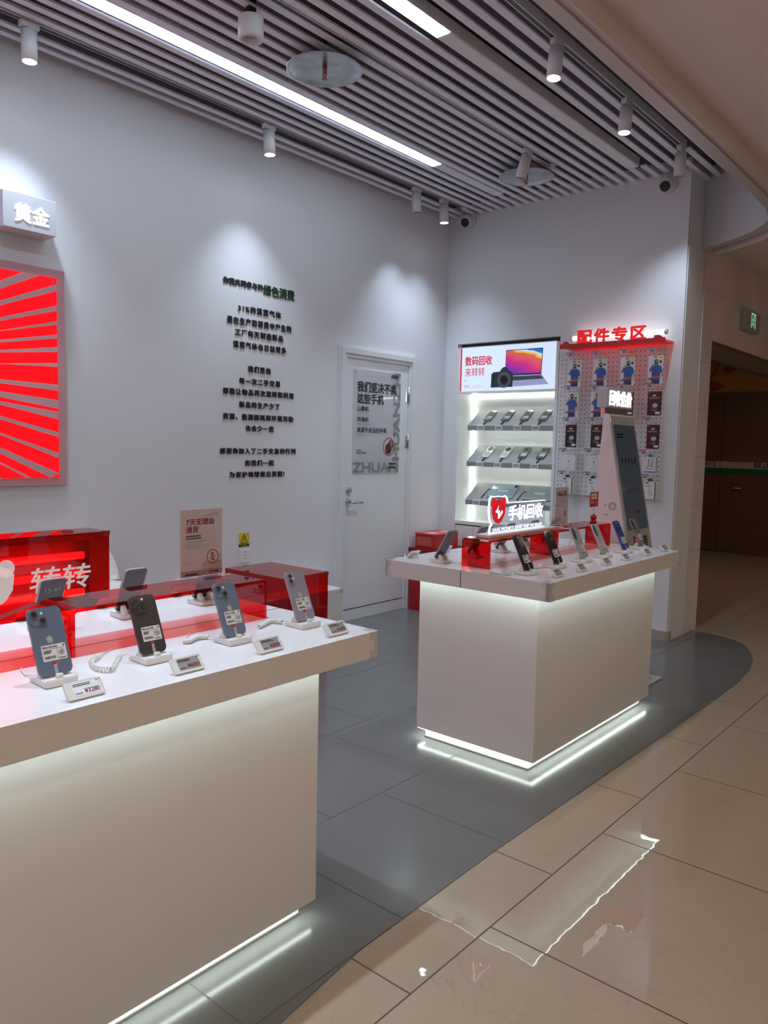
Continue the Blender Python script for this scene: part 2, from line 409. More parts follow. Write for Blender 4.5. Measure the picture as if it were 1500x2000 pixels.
struct(m.build('ceiling_slats'))
# bulkhead over the shop line: straight, then curving round to the stone wall
inn = [(-1.41, -5.5), (-1.405, 2.3), (-1.39, 4.0), (-1.40, 4.9), (-1.412, 5.15), (-1.45, 5.38), (-1.52, 5.52), (-1.62, 5.64), (-1.75, 5.75), (-1.90, 5.85), (-2.05, 5.92)]
def offs(P, d):
    out = []
    for i, p in enumerate(P):
        a = Vector(P[max(i - 1, 0)]); b = Vector(P[min(i + 1, len(P) - 1)]); t = (b - a).normalized()
        out.append((p[0] + t.y * d, p[1] - t.x * d))
    return out
def ribbon(m, A, B, z0, z1, ma, mb_, mbot):
    n = len(A)
    for i in range(n - 1):
        a0, a1, b0, b1 = A[i], A[i + 1], B[i], B[i + 1]
        def q(P, mat, sm=True): m._f([m._v(c) for c in P], mat, sm)
        q([(*a0, z0), (*a0, z1), (*a1, z1), (*a1, z0)], ma); q([(*b0, z0), (*b1, z0), (*b1, z1), (*b0, z1)], mb_)
        q([(*a0, z0), (*a1, z0), (*b1, z0), (*b0, z0)], mbot, False); q([(*a0, z1), (*b0, z1), (*b1, z1), (*a1, z1)], mbot, False)
m = MB(); ribbon(m, inn, offs(inn, 0.055), 2.868, 3.50, BULKI, BULK, BULK); struct(m.build('trim_1'))
m = MB(); ribbon(m, offs(inn, 0.056), offs(inn, 0.095), 2.878, 3.2, BULK, BULK, BULK); struct(m.build('trim_2'))
DARKJ = surf('shutter_slot', (0.22, 0.18, 0.15), 0.5)
m = MB(); ribbon(m, offs(inn, 0.096), offs(inn, 0.118), 2.892, 3.2, DARKJ, DARKJ, DARKJ); ribbon(m, offs(inn, 0.119), offs(inn, 0.124), 2.835, 3.2, GLOSSB, GLOSSB, GLOSSB); struct(m.build('trim_3'))
o2 = offs(inn, 0.124)
mc = [(7, -5.5), (7, 14), (-2.02, 14), (-2.02, 6.0)] + list(reversed(o2))[1:]
m = MB(); m.prism(list(mc), 2.94, 3.0, MALLC); struct(m.build('ceiling_mall'))
# stone wall of the mall with the lobby opening, lobby behind
SX = -2.02
m = MB()
for k in range(12):
    z0 = 0.0 if k == 0 else 0.27 + 0.36 * (k - 1); z1 = min(0.27 + 0.36 * k, 2.24)
    if z0 >= 2.24: break
    m.box((SX - 0.03, 5.962, z0 + 0.001), (SX, 6.20, z1 - 0.001), STONE)
m.box((SX - 0.9, 5.97, 0), (SX - 0.031, 6.20, 3.0), surf('stone_back', (0.35, 0.30, 0.26), 0.5))
for i in range(8):
    y0 = 5.962 + (0.308 if i else 0) + 0.8 * (i - 1) * (i > 0); y1 = 6.27 + 0.8 * i
    for z0, z1 in ((2.24, 2.60), (2.60, 2.94)): m.box((SX - 0.03, y0 + 0.001, z0 + 0.001), (SX, y1 - 0.001, z1 - 0.001), STONE)
m.box((SX - 0.40, 6.20, 2.243), (SX - 0.031, 12.6, 3.0), surf('stone_back', (0.35, 0.30, 0.26), 0.5))
m.box((SX - 0.02, 6.2, 2.225), (SX + 0.004, 12.6, 2.24), CHROME)
struct(m.build('wall_mall'))
LOBW = surf('lobby_wall', (0.30, 0.24, 0.20), 0.6)
m = MB(); m.box((SX - 0.43, 6.2, 2.225), (SX - 0.401, 11.2, 2.30), CHROME); struct(m.build('trim_4'))
ORANGE = surf('mural_orange', (0.52, 0.22, 0.02), 0.6, var=0.06)
m = MB(); m.box((-6.5, 11.26, 2.206), (0.5, 11.5, 3.0), ORANGE); m.box((-6.5, 11.26, 0), (0.5, 11.5, 2.206), LOBW); struct(m.build('wall_lobby'))
m = MB(); m.box((-6.6, 6.2, 0), (-6.5, 11.5, 3.0), LOBW); struct(m.build('wall_lobby_side'))
m = MB(); m.box((-6.5, 6.2, 2.80), (SX - 0.44, 11.26, 2.86), LOBW); struct(m.build('ceiling_lobby'))
m = MB(); m.box((-6.5, 6.20, 0), (SX - 0.9, 6.3, 2.8), LOBW); struct(m.build('wall_lobby_front'))
# rest of the mall, out of frame, closes the space
m = MB(); m.box((6.9, -6, 0), (7.0, 14, 2.94), STONE); struct(m.build('wall_right'))
m = MB(); m.box((-4.3, -5.6, 0), (7, -5.5, 3.5), MALLC); struct(m.build('wall_front'))
m = MB(); m.box((SX, 12.6, 0), (7, 12.7, 2.94), STONE); struct(m.build('wall_end'))

# ------------------------------------------------------------------ staff door
d = struct(thing('door_1', 'pale grey flush staff door in the long white wall with a framed notice on it', 'door', (WX, 4.72, 0)))
T = Matrix.Translation((0, -4.72, 0))
m = MB(T)
for a, b, px in ((0.0, 0.018, 0.014), (0.018, 0.055, 0.030), (0.055, 0.085, 0.018)):
    ya, yb, zt = 4.255 + a, 5.178 - a, 2.135 - a; wv = b - a
    for P in ([(ya, 0.003), (ya + wv, 0.003), (ya + wv, zt - wv), (ya, zt)], [(yb - wv, 0.003), (yb, 0.003), (yb, zt), (yb - wv, zt - wv)], [(ya + wv, zt - wv), (yb - wv, zt - wv), (yb, zt), (ya, zt)]):
        m.T = T @ frame((0, 0, 0), *YZ); m.prism(P, 0.0005, px, DOORW)
    m.T = T
m.build('frame', d)
m = MB(T); m.box((-0.05, 4.343, 0.10), (0.008, 5.092, 2.056), DOORW, 0.002); leaf = m.build('door_leaf', d)
m = MB(T); m.box((-0.05, 4.343, 0.003), (0.006, 5.092, 0.09), DOORW, 0.002); m.build('threshold', d)
m = MB(T); m.cyl((0.008, 4.385, 1.035), (0.020, 4.385, 1.035), 0.026, CHROME); m.cyl((0.02, 4.385, 1.035), (0.034, 4.385, 1.035), 0.014, CHROME); m.build('lock', d)
m = MB(T); m.cyl((0.008, 4.385, 0.945), (0.018, 4.385, 0.945), 0.027, CHROME); m.tube([(0.018, 4.385, 0.945), (0.05, 4.385, 0.945), (0.058, 4.40, 0.944), (0.058, 4.50, 0.94)], 0.009, CHROME, 10); m.build('handle', d)
for z0, z1 in ((1.735, 1.875), (1.36, 1.49), (0.33, 0.47)):
    m = MB(T); m.cyl((0.014, 5.098, z0), (0.014, 5.098, z1), 0.009, CHROME, seg=12); m.cyl((0.014, 5.098, (z0 + z1) / 2 - 0.002), (0.014, 5.098, (z0 + z1) / 2 + 0.002), 0.0096, BLACK, seg=12)
    m.box((0.0082, 5.06, z0 + 0.01), (0.0095, 5.09, z1 - 0.01), CHROME); m.build('hinge', d)

# notice on the door
px_ = WX + 0.0085
t = thing('door_notice', 'clear acrylic notice fixed on the grey staff door, black Chinese heading and crossed-out bomb', 'notice', (px_, 4.70, 1.16))
T = frame((0, -4.70, -1.16), *YZ)
m = MB(T); m.box((4.42, 1.163, 0.0), (4.985, 1.972, 0.005), acrylic('notice_acrylic', (0.95, 0.95, 0.96), body=0.45, bodycol=(0.80, 0.80, 0.83))); m.build('panel', t)
m = MB(T); z = 0.0072
m.text('我们坚决不卖', 4.462, 1.800, INK, w=0.468, h=0.078, bold=0.03, z0=z)
m.text('这些手机', 4.462, 1.712, INK, w=0.312, h=0.076, bold=0.03, z0=z)
m.text('山寨机', 4.464, 1.650, INK, w=0.133, h=0.040, bold=0.02, z0=z); m.text('Copycat phones', 4.464, 1.622, INKG, w=0.155, h=0.020, z0=z)
m.text('炸弹机', 4.464, 1.567, INK, w=0.133, h=0.040, bold=0.02, z0=z); m.text('Refitted phones', 4.464, 1.539, INKG, w=0.155, h=0.020, z0=z)
m.text('来源不合法的手机', 4.464, 1.484, INK, w=0.355, h=0.042, bold=0.02, z0=z); m.text('Illegal phones', 4.464, 1.456, INKG, w=0.135, h=0.020, z0=z)
m.text('HAVE A', 4.462, 1.340, INK, w=0.062, h=0.011, bold=0.03, z0=z); m.text('NICE PHONE!', 4.462, 1.320, INK, w=0.112, h=0.011, bold=0.03, z0=z)
m.box((4.455, 1.262, z), (4.935, 1.2635, z + 0.0003), INKG)
bars(m, 4.955, 1.945, 2, 0.095, 0.010, 0.004, z, INK, align='R'); bars(m, 4.945, 1.232, 2, 0.11, 0.014, 0.016, z, INK, align='R')
for k in range(6): m.box((4.915, 1.452 + k * 0.014, z), (4.923, 1.461 + k * 0.014, z + 0.0003), INK)
m.build('printed_text', t)
m = MB(T); lg = surf('grey_lettering', (0.24, 0.24, 0.255), 0.5)
m.text('ZHUAN', 4.423, 1.175, lg, w=0.548, h=0.074, bold=0.035, z0=0.0062)
m.text('HUANZH', 4.983, 1.270, lg, w=0.700, h=0.080, bold=0.035, z0=0.0062, rot=PI / 2); m.build('grey_lettering', t)
m = MB(T); cx, cy = 4.852, 1.378
m.prism(ellipse(cx - 0.004, cy - 0.016, 0.038, 0.042), 0.0056, 0.0062, INK); m.stroke((cx - 0.002, cy + 0.02), (cx + 0.014, cy + 0.042), 0.016, 0.0056, 0.0062, INK)
P = [(cx + 0.012, cy + 0.04), (cx + 0.022, cy + 0.052), (cx + 0.038, cy + 0.045), (cx + 0.044, cy + 0.022)]
for a, b in zip(P, P[1:]): m.stroke(a, b, 0.006, 0.0056, 0.0062, INK)
m.prism(ellipse(cx + 0.044, cy + 0.008, 0.008, 0.016), 0.0056, 0.0062, INK)
m.ring(cx, cy, 0.073, 0.073, 0.0075, 0.0064, 0.0070, REDINK); m.stroke((cx - 0.048, cy - 0.048), (cx + 0.048, cy + 0.048), 0.006, 0.0064, 0.0070, REDINK); m.build('bomb_emblem', t)
m = MB(T)
for a in (4.448, 4.957):
    m.cyl((a, 1.948, 0.005), (a, 1.948, 0.009), 0.006, CHROME, seg=12)
m.build('fixing', t)

# ------------------------------------------------------------------ lettering on the long wall
GREEN = surf('green_letters', (0.008, 0.055, 0.018), 0.5)
t = thing('wall_lettering', 'raised black and green Chinese lettering in centred lines on the long white wall', 'lettering', (WX, 3.49, 1.7))
T = frame((0, -3.49, -1.7), *YZ)
L = [(3.181, 3.512, 2.429, .047, '你我共同参与的', INK), (3.519, 3.800, 2.421, .075, '绿色消费', GREEN), (3.307, 3.677, 2.270, .047, '31%的温室气体', INK), (3.215, 3.774, 2.186, .048, '是在生产和消费中产生的', INK),
     (3.282, 3.698, 2.113, .046, '工厂每天制造新品', INK), (3.266, 3.728, 2.034, .046, '温室气体也日益增多', INK), (3.391, 3.589, 1.881, .044, '我们坚信', INK), (3.318, 3.674, 1.799, .044, '每一次二手交易', INK),
     (3.184, 3.801, 1.725, .044, '都能让物品再次流转和利用', INK), (3.319, 3.671, 1.643, .044, '新品的生产少了', INK), (3.185, 3.803, 1.561, .044, '资源、能源损耗和环境污染', INK), (3.372, 3.622, 1.487, .042, '也会少一些', INK),
     (3.161, 3.827, 1.334, .043, '感谢你加入了二手交易的行列', INK), (3.370, 3.624, 1.253, .042, '和我们一起', INK), (3.241, 3.722, 1.176, .042, '为保护地球做出贡献!', INK)]
for y0, y1, zc, h, body, mat in L:
    m = MB(T); m.text(body, y0, zc - h / 2, mat, w=y1 - y0, h=h * 0.90, bold=0.024, track=1.22 if mat is INK and len(body) < 30 and y0 != 3.181 else 1.0, z0=0.001, z1=0.006)
    m.build('lettering', t, 'larger dark green characters' if mat is GREEN else None)

# ------------------------------------------------------------------ red backlit panel and the gold sign
REDPAN = emis('red_panel_glow', (1.0, 0.0, 0.006), 1.25, (0.5, 0.0, 0.0))
PINKP = surf('panel_pink', (0.66, 0.36, 0.40), 0.25)
t = thing('backlit_wall_panel', 'tall red backlit panel with white speed lines bursting across it on the long wall', 'wall panel', (WX, 1.6, 1.14))
T = frame((0, -1.6, -1.14), *YZ)
m = MB(T); m.box((-0.15, 1.137, 0.0), (2.112, 2.284, 0.022), PINKP, 0.003); m.build('backing', t)
m = MB(T); m.box((-0.08, 1.180, 0.0225), (2.066, 2.238, 0.026), REDPAN); m.build('glowing_face', t)
ic = surf('ray_white', (0.74, 0.46, 0.48), 0.3)
m = MB(T); C0 = (0.92, 1.71); rays = []
for side in (0, 1):
    a = -74 if side == 0 else 106
    while a < (74 if side == 0 else 254):
        rays.append((a, random.choice((0.12, 0.3, 0.55, 0.75)) * random.uniform(0.8, 1.1), random.uniform(0.5, 2.4))); a += random.uniform(2.4, 6.5)
for a, r0, wdg in rays:
    A = math.radians(a); best = 9
    for lim, den in (((2.0655 - C0[0]) if math.cos(A) > 0 else (-0.0795 - C0[0]), math.cos(A)), ((2.2375 - C0[1]) if math.sin(A) > 0 else (1.1805 - C0[1]), math.sin(A))):
        if abs(den) > 1e-6: best = min(best, lim / den)
    r0 = min(r0, best * 0.8); p0 = (C0[0] + r0 * math.cos(A), C0[1] + r0 * math.sin(A)); q = []
    for s_ in (-1, 1):
        B = A + s_ * math.radians(wdg) / 2; bb = 9
        for lim, den in (((2.0655 - C0[0]) if math.cos(B) > 0 else (-0.0795 - C0[0]), math.cos(B)), ((2.2375 - C0[1]) if math.sin(B) > 0 else (1.1805 - C0[1]), math.sin(B))):
            if abs(den) > 1e-6: bb = min(bb, lim / den)
        q.append((C0[0] + bb * math.cos(B), C0[1] + bb * math.sin(B)))
    m.prism([p0, q[0], q[1]], 0.0262, 0.0272, ic)
m.build('speed_lines', t)
m = MB(T)
for y, z in ((2.045, 2.215), (2.045, 1.20), (-0.06, 2.215), (-0.06, 1.20)): m.cyl((y, z, 0.026), (y, z, 0.032), 0.006, CHROME, seg=12)
m.build('fixing', t)
t = thing('box_sign', 'small white box sign with two lit characters above the red backlit panel', 'sign', (WX, 1.80, 2.42))
T = frame((0, -1.80, -2.42), *YZ)
m = MB(T); m.box((1.745, 2.425, 0.0005), (2.014, 2.60, 0.135), surf('sign_box', (0.60, 0.61, 0.66), 0.45), 0.002); m.build('housing', t)
m = MB(T); m.text('黄金', 1.803, 2.462, GOLDM, w=0.173, h=0.090, bold=0.018, z0=0.1355, z1=0.138); m.build('lit_characters', t)

# ------------------------------------------------------------------ ceiling lights
def linear(x0, x1, ylit, yend, label):
    t = thing('linear_ceiling_light', label, 'ceiling light', ((x0 + x1) / 2, ylit, ZC), 'linear lights in the slat ceiling')
    T = Matrix.Translation((-(x0 + x1) / 2, -ylit, -ZC))
    m = MB(T); m.box((x0, -5.0, ZC + 0.002), (x1, yend, ZC + 0.06), SLATH); m.build('housing', t)
    m = MB(T); m.box((x0 + 0.006, -5.0, ZC - 0.002), (x1 - 0.006, ylit, ZC + 0.0015), LEDM); m.build('diffuser', t, 'lit white stretch')
    m = MB(T); m.box((x0 + 0.006, ylit + 0.002, ZC - 0.001), (x1 - 0.006, yend, ZC + 0.0015), SLATH); m.build('blank_cover', t, 'unlit grey stretch')
linear(*LED1, 4.49, 5.30, 'long glowing light strip in the slat ceiling, nearer the lettered wall')
linear(*LED2, 3.115, 5.35, 'mostly unlit grey light strip in the slat ceiling, nearer the open shop side')
def track(x, y1, label):
    t = thing('light_track', label, 'light track', (x, 2.0, ZC), 'light tracks in the slat ceiling')
    m = MB(Matrix.Translation((-x, -2.0, -ZC))); m.box((x - 0.017, -5.0, ZC + 0.001), (x + 0.017, y1, ZC + 0.05), LAMPW); m.build('rail', t)
    m = MB(Matrix.Translation((-x, -2.0, -ZC))); m.box((x - 0.010, -5.0, ZC - 0.0005), (x + 0.010, y1 - 0.06, ZC + 0.0008), BLACK); m.build('slot', t)
track(TRK[0], 5.45, 'black slotted light track running close to the text wall')
track(TRK[1], 5.00, 'black slotted light track in the middle of the slat ceiling carrying one tilted spotlight')
track(TRK[2], 5.21, 'black slotted light track along the bulkhead carrying three spotlights in view')
def spotlight(x, y, aim, label, lit=True, dark=False, energy=SPOT_W, size=88, spec=1.0):
    """Cylinder track head hanging from a track at (x, y), pointing along aim."""
    t = thing('track_spotlight', label, 'spotlight', (x, y, ZC), 'track spotlights on the slat ceiling')
    a = Vector(aim).normalized(); c = Vector((0, 0, -0.030)); b0 = c - a * 0.0 + Vector((0, 0, -0.008)); b1 = b0 + a * 0.140
    m = MB(); m.box((-0.016, -0.045, -0.028), (0.016, 0.045, 0.0), LAMPW, 0.003); m.cyl((0, 0, -0.045), (0, 0, -0.026), 0.015, LAMPW); m.build('adapter', t)
    m = MB(); m.cyl(b0, b1, 0.036, LAMPW, seg=32); m.build('barrel', t)
    m = MB(); m.cyl(b1 - a * 0.002, b1 + a * 0.001, 0.031, SPOTM if lit and not dark else surf('lamp_dark', (0.1, 0.1, 0.1), 0.3), seg=28); m.build('lens', t)
    if lit:
        ld = bpy.data.lights.new('spot_beam', 'SPOT'); ld.energy = energy; ld.color = (0.70, 0.85, 1.0); ld.spot_size = math.radians(size); ld.spot_blend = 1.0; ld.shadow_soft_size = 0.028
        lo = bpy.data.objects.new('spot_beam', ld); COL.objects.link(lo); lo.parent = t; lo.location = b1 + a * 0.012
        ld.specular_factor = spec
        lo.rotation_euler = a.to_track_quat('-Z', 'Y').to_euler()
spotlight(TRK[0], 1.818, (0.0, 0.0, -1), 'lit white cylinder spotlight above the small box sign')
spotlight(TRK[0], 3.31, (0.03, 0.04, -1), 'lit white cylinder spotlight above the black wall lettering', energy=SPOT_W * 0.85)
spotlight(TRK[0], 4.79, (0.0, 0.10, -1), 'white cylinder spotlight above the staff door', dark=True, energy=SPOT_W * 0.6)
spotlight(TRK[0], 5.145, (0.02, 0.06, -1), 'lit white cylinder spotlight nearest the room corner camera', energy=SPOT_W * 0.55)
spotlight(TRK[1], 4.62, (-0.30, 0.0, -1), 'tilted white spotlight hanging in front of the far sprinkler dish', dark=True)
spotlight(TRK[2], 3.495, (-0.02, -0.10, -1), 'lit spotlight on the bulkhead track, nearest the shop entrance', energy=SPOT_W * 0.8, size=60)
spotlight(TRK[2], 4.313, (-0.03, -0.06, -1), 'lit spotlight on the bulkhead track, middle of the three there', energy=SPOT_W * 0.7, size=64)
spotlight(TRK[2], 5.165, (-0.10, 0.20, -1), 'spotlight on the bulkhead track beside the dome camera over the pegboard', dark=True, energy=SPOT_W * 0.6)
for x, y in ((TRK[0], 0.4), (TRK[1], 0.2), (TRK[1], 1.5), (TRK[2], 0.35), (TRK[2], 1.35)):   # unseen spots added further along the tracks to light the near counter
    spotlight(x, y, (-0.05, 0.02, -1) if x < -2 else (0.08, 0.02, -1), 'unseen white cylinder spotlight added further along its track to light the near counter', energy=SPOT_W * (0.9 if x == TRK[0] else 1.0 if x < -2 else 2.0), size=84 if x == TRK[0] else 62, spec=0.25)
# surface downlight
t = thing('ceiling_downlight', 'short white drum downlight hanging under the slats beside the long light strip', 'downlight', (-2.887, 2.39, ZC))
m = MB(); m.box((-0.012, -0.02, -0.045), (0.012, 0.02, 0.10), BLACK); m.build('stem', t)
m = MB(); m.lathe([(0.056, -0.045), (0.058, -0.05), (0.058, -0.135), (0.054, -0.140), (0.040, -0.140), (0.036, -0.128), (0.034, -0.118)], (0, 0, 0), LAMPW, 40); m.build('drum', t)
m = MB(); m.lathe([(0.0335, -0.1215), (0.0335, -0.1195)], (0, 0, 0), surf('lamp_dark2', (0.4, 0.39, 0.39), 0.3)); m.build('lens', t)
# sprinkler heat collectors
for (x, y, z), lb in (((-2.955, 2.93, 3.30), 'round metal sprinkler dish under the slats, the near one seen from below'), ((-2.945, 4.93, 3.30), 'round metal sprinkler dish behind the tilted spotlight')):
    t = thing('sprinkler_dish', lb, 'sprinkler', (x, y, z), 'metal sprinkler dishes')
    m = MB(); m.lathe([(0.0005, 0.018), (0.05, 0.017), (0.14, 0.012), (0.18, 0.0), (0.192, -0.008), (0.194, -0.007), (0.182, 0.003), (0.14, 0.015), (0.05, 0.020), (0.0005, 0.021)], (0, 0, 0), GALV, 48); m.build('dish', t)
    m = MB(); m.cyl((0, 0, 0.0), (0, 0, 0.20), 0.012, surf('pipe_dark', (0.06, 0.06, 0.065), 0.5), seg=12); m.build('pipe', t)
    m = MB(); m.cyl((0, 0, -0.018), (0, 0, 0.018), 0.011, BRASS, seg=12); m.cyl((0, 0, -0.045), (0, 0, -0.018), 0.004, BRASS, seg=8)
    m.tube([(0.010, 0, -0.01), (0.016, 0, -0.03), (0.004, 0, -0.048)], 0.0025, BRASS, 6); m.tube([(-0.010, 0, -0.01), (-0.016, 0, -0.03), (-0.004, 0, -0.048)], 0.0025, BRASS, 6)
    m.cyl((0, 0, -0.052), (0, 0, -0.048), 0.014, BRASS, seg=12); m.build('sprinkler_head', t)
# dome cameras
for (x, z), lb in (((-3.89, 3.298), 'white dome camera high in the room corner'), ((-2.195, 3.27), 'white dome camera high on the wall above the pegboard')):
    t = thing('dome_camera', lb, 'security camera', (x, BY, z), 'dome cameras on the back wall')
    m = MB(); m.cyl((0, -0.035, 0.01), (0, -0.0005, 0.01), 0.062, LAMPW, r2=0.066, seg=32); m.build('mount', t)
    m = MB(); m.ball((0, -0.055, 0.0), 0.053, LAMPW); m.build('ball_housing', t)
    m = MB(frame((0.012, -0.078, -0.022), (1, 0, 0), (0, -0.45, 0.9))); m.lathe([(0.034, 0.005), (0.036, 0.022), (0.030, 0.026)], (0, 0, 0), BLACK, 28); m.build('lens', t)

# ------------------------------------------------------------------ back wall cabinet
t = thing('display_cabinet', 'white built-in wall cabinet with a lit screen above three sloping grey shelves', 'cabinet', (-3.486, BY, 0))
T = Matrix.Translation((3.486, -BY, 0))
NX0, NX1, NZ0, NZ1, ND = -3.950, -3.022, 0.742, 1.853, 0.25
m = MB(T)
yb = BY + ND
m.box((CX0 + .002, BY - 0.006, 0.05), (NX0, yb, 2.236), CABW); m.box((NX1, BY - 0.006, 0.05), (CX1 - .002, yb, 2.236), CABW)
m.box((NX0, BY - 0.006, NZ1), (NX1, yb, 1.866), CABW); m.box((NX0, BY - 0.006, 2.238), (NX1, yb - .1, 2.243), CABW); m.box((NX0, BY - 0.006, NZ0 - 0.03), (NX1, yb, NZ0), CABW)
m.box((NX0, yb - 0.012, NZ0), (NX1, yb, NZ1), CABW); m.box((NX0, BY + 0.02, 0.05), (NX1, yb, 0.70), CABW)
m.box((CX0 + .002, BY + 0.06, 2.246), (CX1 - .002, BY + 0.08, 2.274), BLACK)
m.build('carcass', t)
for a, b in ((NX0 + 0.004, -3.76), (-3.756, -3.40), (-3.396, NX1 - 0.004)):
    m = MB(T); m.box((a, BY - 0.004, 0.07), (b, BY + 0.018, 0.70), CABW, 0.002); m.build('drawer_front', t)
m = MB(T); m.box((NX0 + 0.001, yb - 0.024, NZ0 + 0.002), (NX0 + 0.010, yb - 0.014, NZ1 - 0.002), emis('cabinet_led', (0.90, 1.0, 0.93), 15.0, (.8, .8, .8))); m.box((NX0 + 0.02, yb - 0.028, NZ1 - 0.012), (NX1 - 0.006, yb - 0.022, NZ1 - 0.006), MATS['cabinet_led']); m.build('led_strip', t)
SCRN = emis('screen_glow', (0.63, 0.76, 0.96), 0.95, (0.2, 0.2, 0.2))
m = MB(T); m.box((NX0, BY - 0.002, 1.867), (NX1 - 0.003, BY + 0.03, 2.237), SCRN); scr = m.build('screen', t, 'lit pale blue screen showing a laptop and a camera')
# picture on the screen
def sc(name, col, k=0.95): return emis('screen_' + name, col, k, (0.01, 0.01, 0.012))
T2 = T @ frame((0, BY - 0.0022, 0), *XZ)
m = MB(T2); m.box((-3.945, 1.867, 0.0), (-3.928, 2.237, 0.0004), sc('red', (0.62, 0.02, 0.06)))
S0 = sc('crimson', (0.66, 0.03, 0.07))
m.text('数码回收', -3.892, 2.085, S0, w=0.270, h=0.076, bold=0.03, z0=0.0008); m.text('来转转', -3.892, 1.993, S0, w=0.200, h=0.072, bold=0.004, z0=0.0008)
m.box((-3.893, 1.955, 0.0004), (-3.880, 1.963, 0.0008), S0)
bars(m, -3.896, 1.912, 2, 0.055, 0.0035, 0.006, 0.0005, S0)
for k in range(5): m.ring(-3.797 + k * 0.0205, 1.905, 0.008, 0.010, 0.002, 0.0004, 0.0008, sc('pinkring', (0.62, 0.45, 0.52)))
m.build('headline', scr)
# laptop
def wallpaper():
    mm, nt, out = node_mat('screen_gradient'); tc = nt.nodes.new('ShaderNodeTexCoord'); sp = nt.nodes.new('ShaderNodeSeparateXYZ'); nt.links.new(tc.outputs['Generated'], sp.inputs[0])
    nz = nt.nodes.new('ShaderNodeTexNoise'); nz.inputs['Scale'].default_value = 2.0; nt.links.new(tc.outputs['Generated'], nz.inputs['Vector'])
    v = math_node(nt, 'ADD', sp.outputs[2], math_node(nt, 'ADD', math_node(nt, 'MULTIPLY', sp.outputs[0], 0.55), math_node(nt, 'MULTIPLY', math_node(nt, 'SUBTRACT', nz.outputs['Fac'], 0.5), 0.5)))
    rp = nt.nodes.new('ShaderNodeValToRGB'); rp.color_ramp.interpolation = 'LINEAR'
    E_ = rp.color_ramp.elements; E_[0].position = 0.0; E_[0].color = (0.07, 0.05, 0.35, 1); E_[1].position = 1.0; E_[1].color = (0.02, 0.14, 0.55, 1)
    for p, c in ((0.22, (0.28, 0.04, 0.40)), (0.42, (0.62, 0.04, 0.25)), (0.62, (0.75, 0.12, 0.12)), (0.70, (0.75, 0.15, 0.10)), (0.71, (0.85, 0.55, 0.05)), (0.76, (0.85, 0.55, 0.05)), (0.77, (0.7, 0.78, 0.85)), (0.83, (0.5, 0.7, 0.9)), (0.84, (0.02, 0.22, 0.7))):
        e = E_.new(p); e.color = (*c, 1)
    nt.links.new(math_node(nt, 'DIVIDE', v, 1.55), rp.inputs['Fac'])
    em = nt.nodes.new('ShaderNodeEmission'); nt.links.new(rp.outputs[0], em.inputs[0]); em.inputs[1].default_value = 0.95; nt.links.new(em.outputs[0], out.inputs[0]); return mm
DK = sc('dark', (0.015, 0.017, 0.03)); GR = sc('lilac', (0.30, 0.33, 0.55)); KB = sc('keys', (0.04, 0.045, 0.08))
m = MB(T2); m.prism([(-3.490, 1.985), (-3.150, 1.985), (-3.142, 2.196), (-3.486, 2.196)], 0.0004, 0.0010, DK); m.build('laptop_bezel', scr)
m = MB(T2); m.prism([(-3.484, 1.998), (-3.156, 1.998), (-3.148, 2.190), (-3.480, 2.190)], 0.0012, 0.0016, wallpaper()); m.build('laptop_picture', scr)
m = MB(T2); m.prism([(-3.46, 1.893), (-3.082, 1.905), (-3.148, 1.984), (-3.488, 1.984)], 0.0004, 0.0010, GR); m.prism([(-3.45, 1.942), (-3.125, 1.950), (-3.155, 1.978), (-3.47, 1.978)], 0.0012, 0.0014, KB); m.build('laptop_deck', scr)
m = MB(T2); m.prism([(-3.625, 1.892), (-3.415, 1.892), (-3.412, 2.00), (-3.43, 2.018), (-3.455, 2.03), (-3.475, 2.055), (-3.50, 2.06), (-3.525, 2.045), (-3.54, 2.022), (-3.60, 2.02), (-3.622, 2.005)], 0.0016, 0.0022, DK)
m.prism(ellipse(-3.497, 1.952, 0.066, 0.066, 32), 0.0022, 0.0026, sc('barrel', (0.035, 0.04, 0.055))); m.ring(-3.497, 1.952, 0.060, 0.060, 0.008, 0.0026, 0.0028, sc('ringg', (0.09, 0.10, 0.13))); m.prism(ellipse(-3.497, 1.952, 0.034, 0.034, 28), 0.0026, 0.0030, sc('lensd', (0.004, 0.004, 0.006)))
m.build('camera_picture', scr)
# shelves
def slab_shelf(z_lip, z_bot, z_back, label):
    s = thing('sloping_shelf', label, 'shelf', ((-3.86 + NX1) / 2, BY, z_bot), 'sloping grey shelves in the wall cabinet')
    TT = Matrix.Translation((-(-3.86 + NX1) / 2, -BY, -z_bot))
    y0, y1 = BY + 0.015, BY + 0.205
    prof = [(y0, z_bot), (y0 + 0.014, z_bot), (y0 + 0.016, z_lip - 0.010), (y1, z_back - 0.012), (y1, z_back), (y0 + 0.012, z_lip + 0.006), (y0, z_lip)]
    m = MB(TT @ Matrix(((0, 0, 1, 0), (1, 0, 0, 0), (0, 1, 0, 0), (0, 0, 0, 1)))); m.prism(prof, -3.862, NX1 - 0.001, SHELFG, 0.002); m.build('shelf_board', s)
    m = MB(TT); m.box((-3.855, y0 + 0.070, z_bot + 0.018), (NX1 - 0.006, y0 + 0.076, z_bot + 0.023), emis('shelf_led', (0.90, 1.0, 0.93), 20.0, (.8, .8, .8))); m.build('led_strip', s)
    return y0, y1, z_lip, z_back
rows = [slab_shelf(1.575, 1.532, 1.715, 'top sloping grey shelf in the wall cabinet, four dark phones on it'),
        slab_shelf(1.262, 1.222, 1.405, 'middle sloping grey shelf in the wall cabinet, two white phones among its four'),
        slab_shelf(0.930, 0.888, 1.075, 'bottom sloping grey shelf in the wall cabinet, two tablets on it')]

